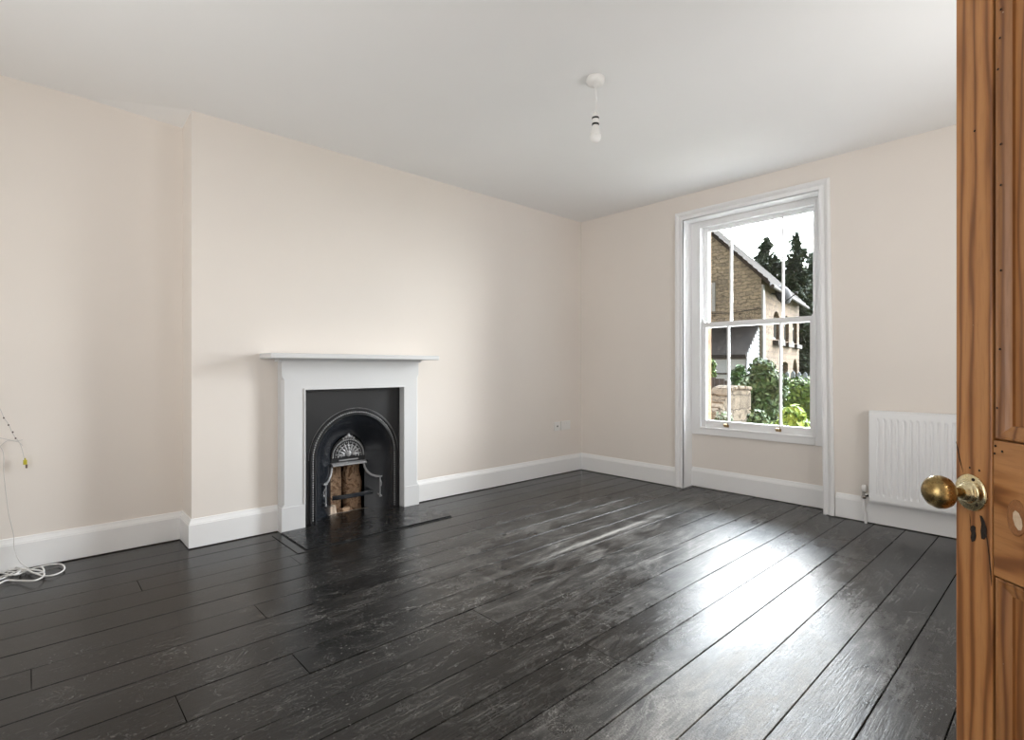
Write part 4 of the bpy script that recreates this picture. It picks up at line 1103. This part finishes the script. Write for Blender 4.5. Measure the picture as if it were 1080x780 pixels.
def conifer(px, d, ptop, r0, slope, rmax, label, seed):
    rng = random.Random(seed); x, y = at(px, d); zt = zpix(ptop, d)
    t = thing('conifer', (x, y, GZ), label, 'tree', 'tall conifers behind the house')
    mb = MB(); z = zt; side = rng.uniform(0, 6)
    while z > GZ+.6:
        drop = zt-z; base = min(rmax, r0+slope*drop)
        lump_ = 1 + .22*math.sin(drop*3.1+seed) + .12*math.sin(drop*7.3)
        for k in range(int(6+7*min(1, base/.8))):
            a = rng.uniform(0, 6.28); L = base*lump_*rng.uniform(.55, 1.2); dirv = Vector((math.cos(a), math.sin(a), 0))
            for j in range(int(7+26*L)):
                s = rng.random()**.7; p = Vector((x, y, z)) + dirv*L*s + Vector((0, 0, .16*L*s - .42*L*s*s))
                p += Vector((rng.gauss(0, .07), rng.gauss(0, .07), rng.gauss(-.03, .08)))
                u = (dirv + Vector((rng.gauss(0, .5), rng.gauss(0, .5), rng.gauss(-.45, .4)))).normalized(); v = u.orthogonal().normalized(); v.rotate(Matrix.Rotation(rng.uniform(0, 6.28), 3, u))
                sz = .17*rng.uniform(.6, 1.25)
                mb.add([p-u*sz*.4, p+v*sz*.34, p+u*sz, p-v*sz*.34], [(0, 1, 2, 3)])
        z -= rng.uniform(.14, .24)
    mb.build('foliage', M['leaf_dark'], t, fix=False)
    mb = MB(); mb.tube([(x, y, GZ), (x, y, (zt+GZ)/2), (x, y, zt-.2)], [.22, .12, .02], 8); mb.build('trunk', M['bark'], t)
conifer(808, 28, 252, .16, .62, 1.3, 'dark conifer rising behind the house roof, mid window', 3)
conifer(839, 27, 247, .10, .34, 1.1, 'tallest dark conifer beyond the far end of the stone house', 5)
conifer(859, 29, 268, .2, .5, 1.6, 'dark conifer at the right edge of the window view', 8)

# ------------------------------------------------------------------ light
SKY_W, SKY_E, P_WEST, P_SOUTH, P_HALL = .60, 20.0, 14, 9, 15
w = bpy.data.worlds.new('overcast_sky'); bpy.context.scene.world = w; w.use_nodes = True
t = w.node_tree; bg = t.nodes['Background']
tc = t.nodes.new('ShaderNodeTexCoord'); mp = t.nodes.new('ShaderNodeMapping'); mp.inputs['Scale'].default_value = (1, 1, 2.2)
nz = t.nodes.new('ShaderNodeTexNoise'); nz.inputs['Scale'].default_value = 2.4; nz.inputs['Detail'].default_value = 5
rp = t.nodes.new('ShaderNodeValToRGB'); rp.color_ramp.elements[0].color = (.78, .88, 1.0, 1); rp.color_ramp.elements[1].color = (1, 1, 1, 1)
rp.color_ramp.elements[0].position = .38; rp.color_ramp.elements[1].position = .55
t.links.new(tc.outputs['Generated'], mp.inputs[0]); t.links.new(mp.outputs[0], nz.inputs[0]); t.links.new(nz.outputs[0], rp.inputs[0]); t.links.new(rp.outputs[0], bg.inputs[0])
# brighter cloud towards the east, where the sun sits behind the overcast
dv = t.nodes.new('ShaderNodeVectorMath'); dv.operation = 'DOT_PRODUCT'; dv.inputs[1].default_value = Vector((.88, -.06, .46)).normalized()
t.links.new(tc.outputs['Generated'], dv.inputs[0])
mr = t.nodes.new('ShaderNodeMapRange'); mr.interpolation_type = 'SMOOTHSTEP'
for i, q in enumerate((0, .40, .97, SKY_W, SKY_E)):
    if i: mr.inputs[i].default_value = q
t.links.new(dv.outputs['Value'], mr.inputs[0]); t.links.new(mr.outputs[0], bg.inputs[1])


def area(name, loc, rot, sx, sy, power, col=(1, 1, 1)):
    l = bpy.data.lights.new(name, 'AREA'); l.shape = 'RECTANGLE'; l.size = sx; l.size_y = sy; l.energy = power; l.color = col
    o = bpy.data.objects.new(name, l); C.objects.link(o); o.location = loc; o.rotation_euler = rot; return o
# added fill lights: at the two unseen added windows and in the unseen hall
area('west_fill_light', (XL-.12, 1.7, 1.4), (0, -PI/2-.6, 0), 1.9, 1.6, P_WEST, (1, .985, .96))
area('south_fill_light', (2.9, YS-.07, 1.4), (PI/2+.55, 0, 0), 1.15, 1.7, P_SOUTH, (1, .985, .96))
area('hall_fill_light', (.45, -1.3, H-.12), (0, 0, 0), .8, .8, P_HALL, (1, .95, .88))
# portal so the sky through the sash samples cleanly
pl = area('sash_daylight', (4.70, 1.9, 1.45), (0, PI/2, 0), 1.9, .95, 1); pl.data.cycles.is_portal = True

# ------------------------------------------------------------------ camera
cd = bpy.data.cameras.new('camera'); cam = bpy.data.objects.new('camera', cd); C.objects.link(cam)
cd.sensor_width = 36; cd.lens = 554.6/1080*36; cd.shift_y = -3/1080; cd.clip_start = .02
cam.location = (0, 0, 1.1); cam.rotation_euler = (PI/2, 0, math.atan2(.736, .677)-PI/2)
sc = bpy.context.scene; sc.camera = cam
sc.view_settings.view_transform = 'Standard'; sc.view_settings.look = 'None'; sc.view_settings.gamma = 1; sc.view_settings.use_curve_mapping = False
sc.view_settings.exposure = 1.34
sc.cycles.use_denoising = True; sc.cycles.use_adaptive_sampling = False; sc.cycles.max_bounces = 10; sc.cycles.diffuse_bounces = 7
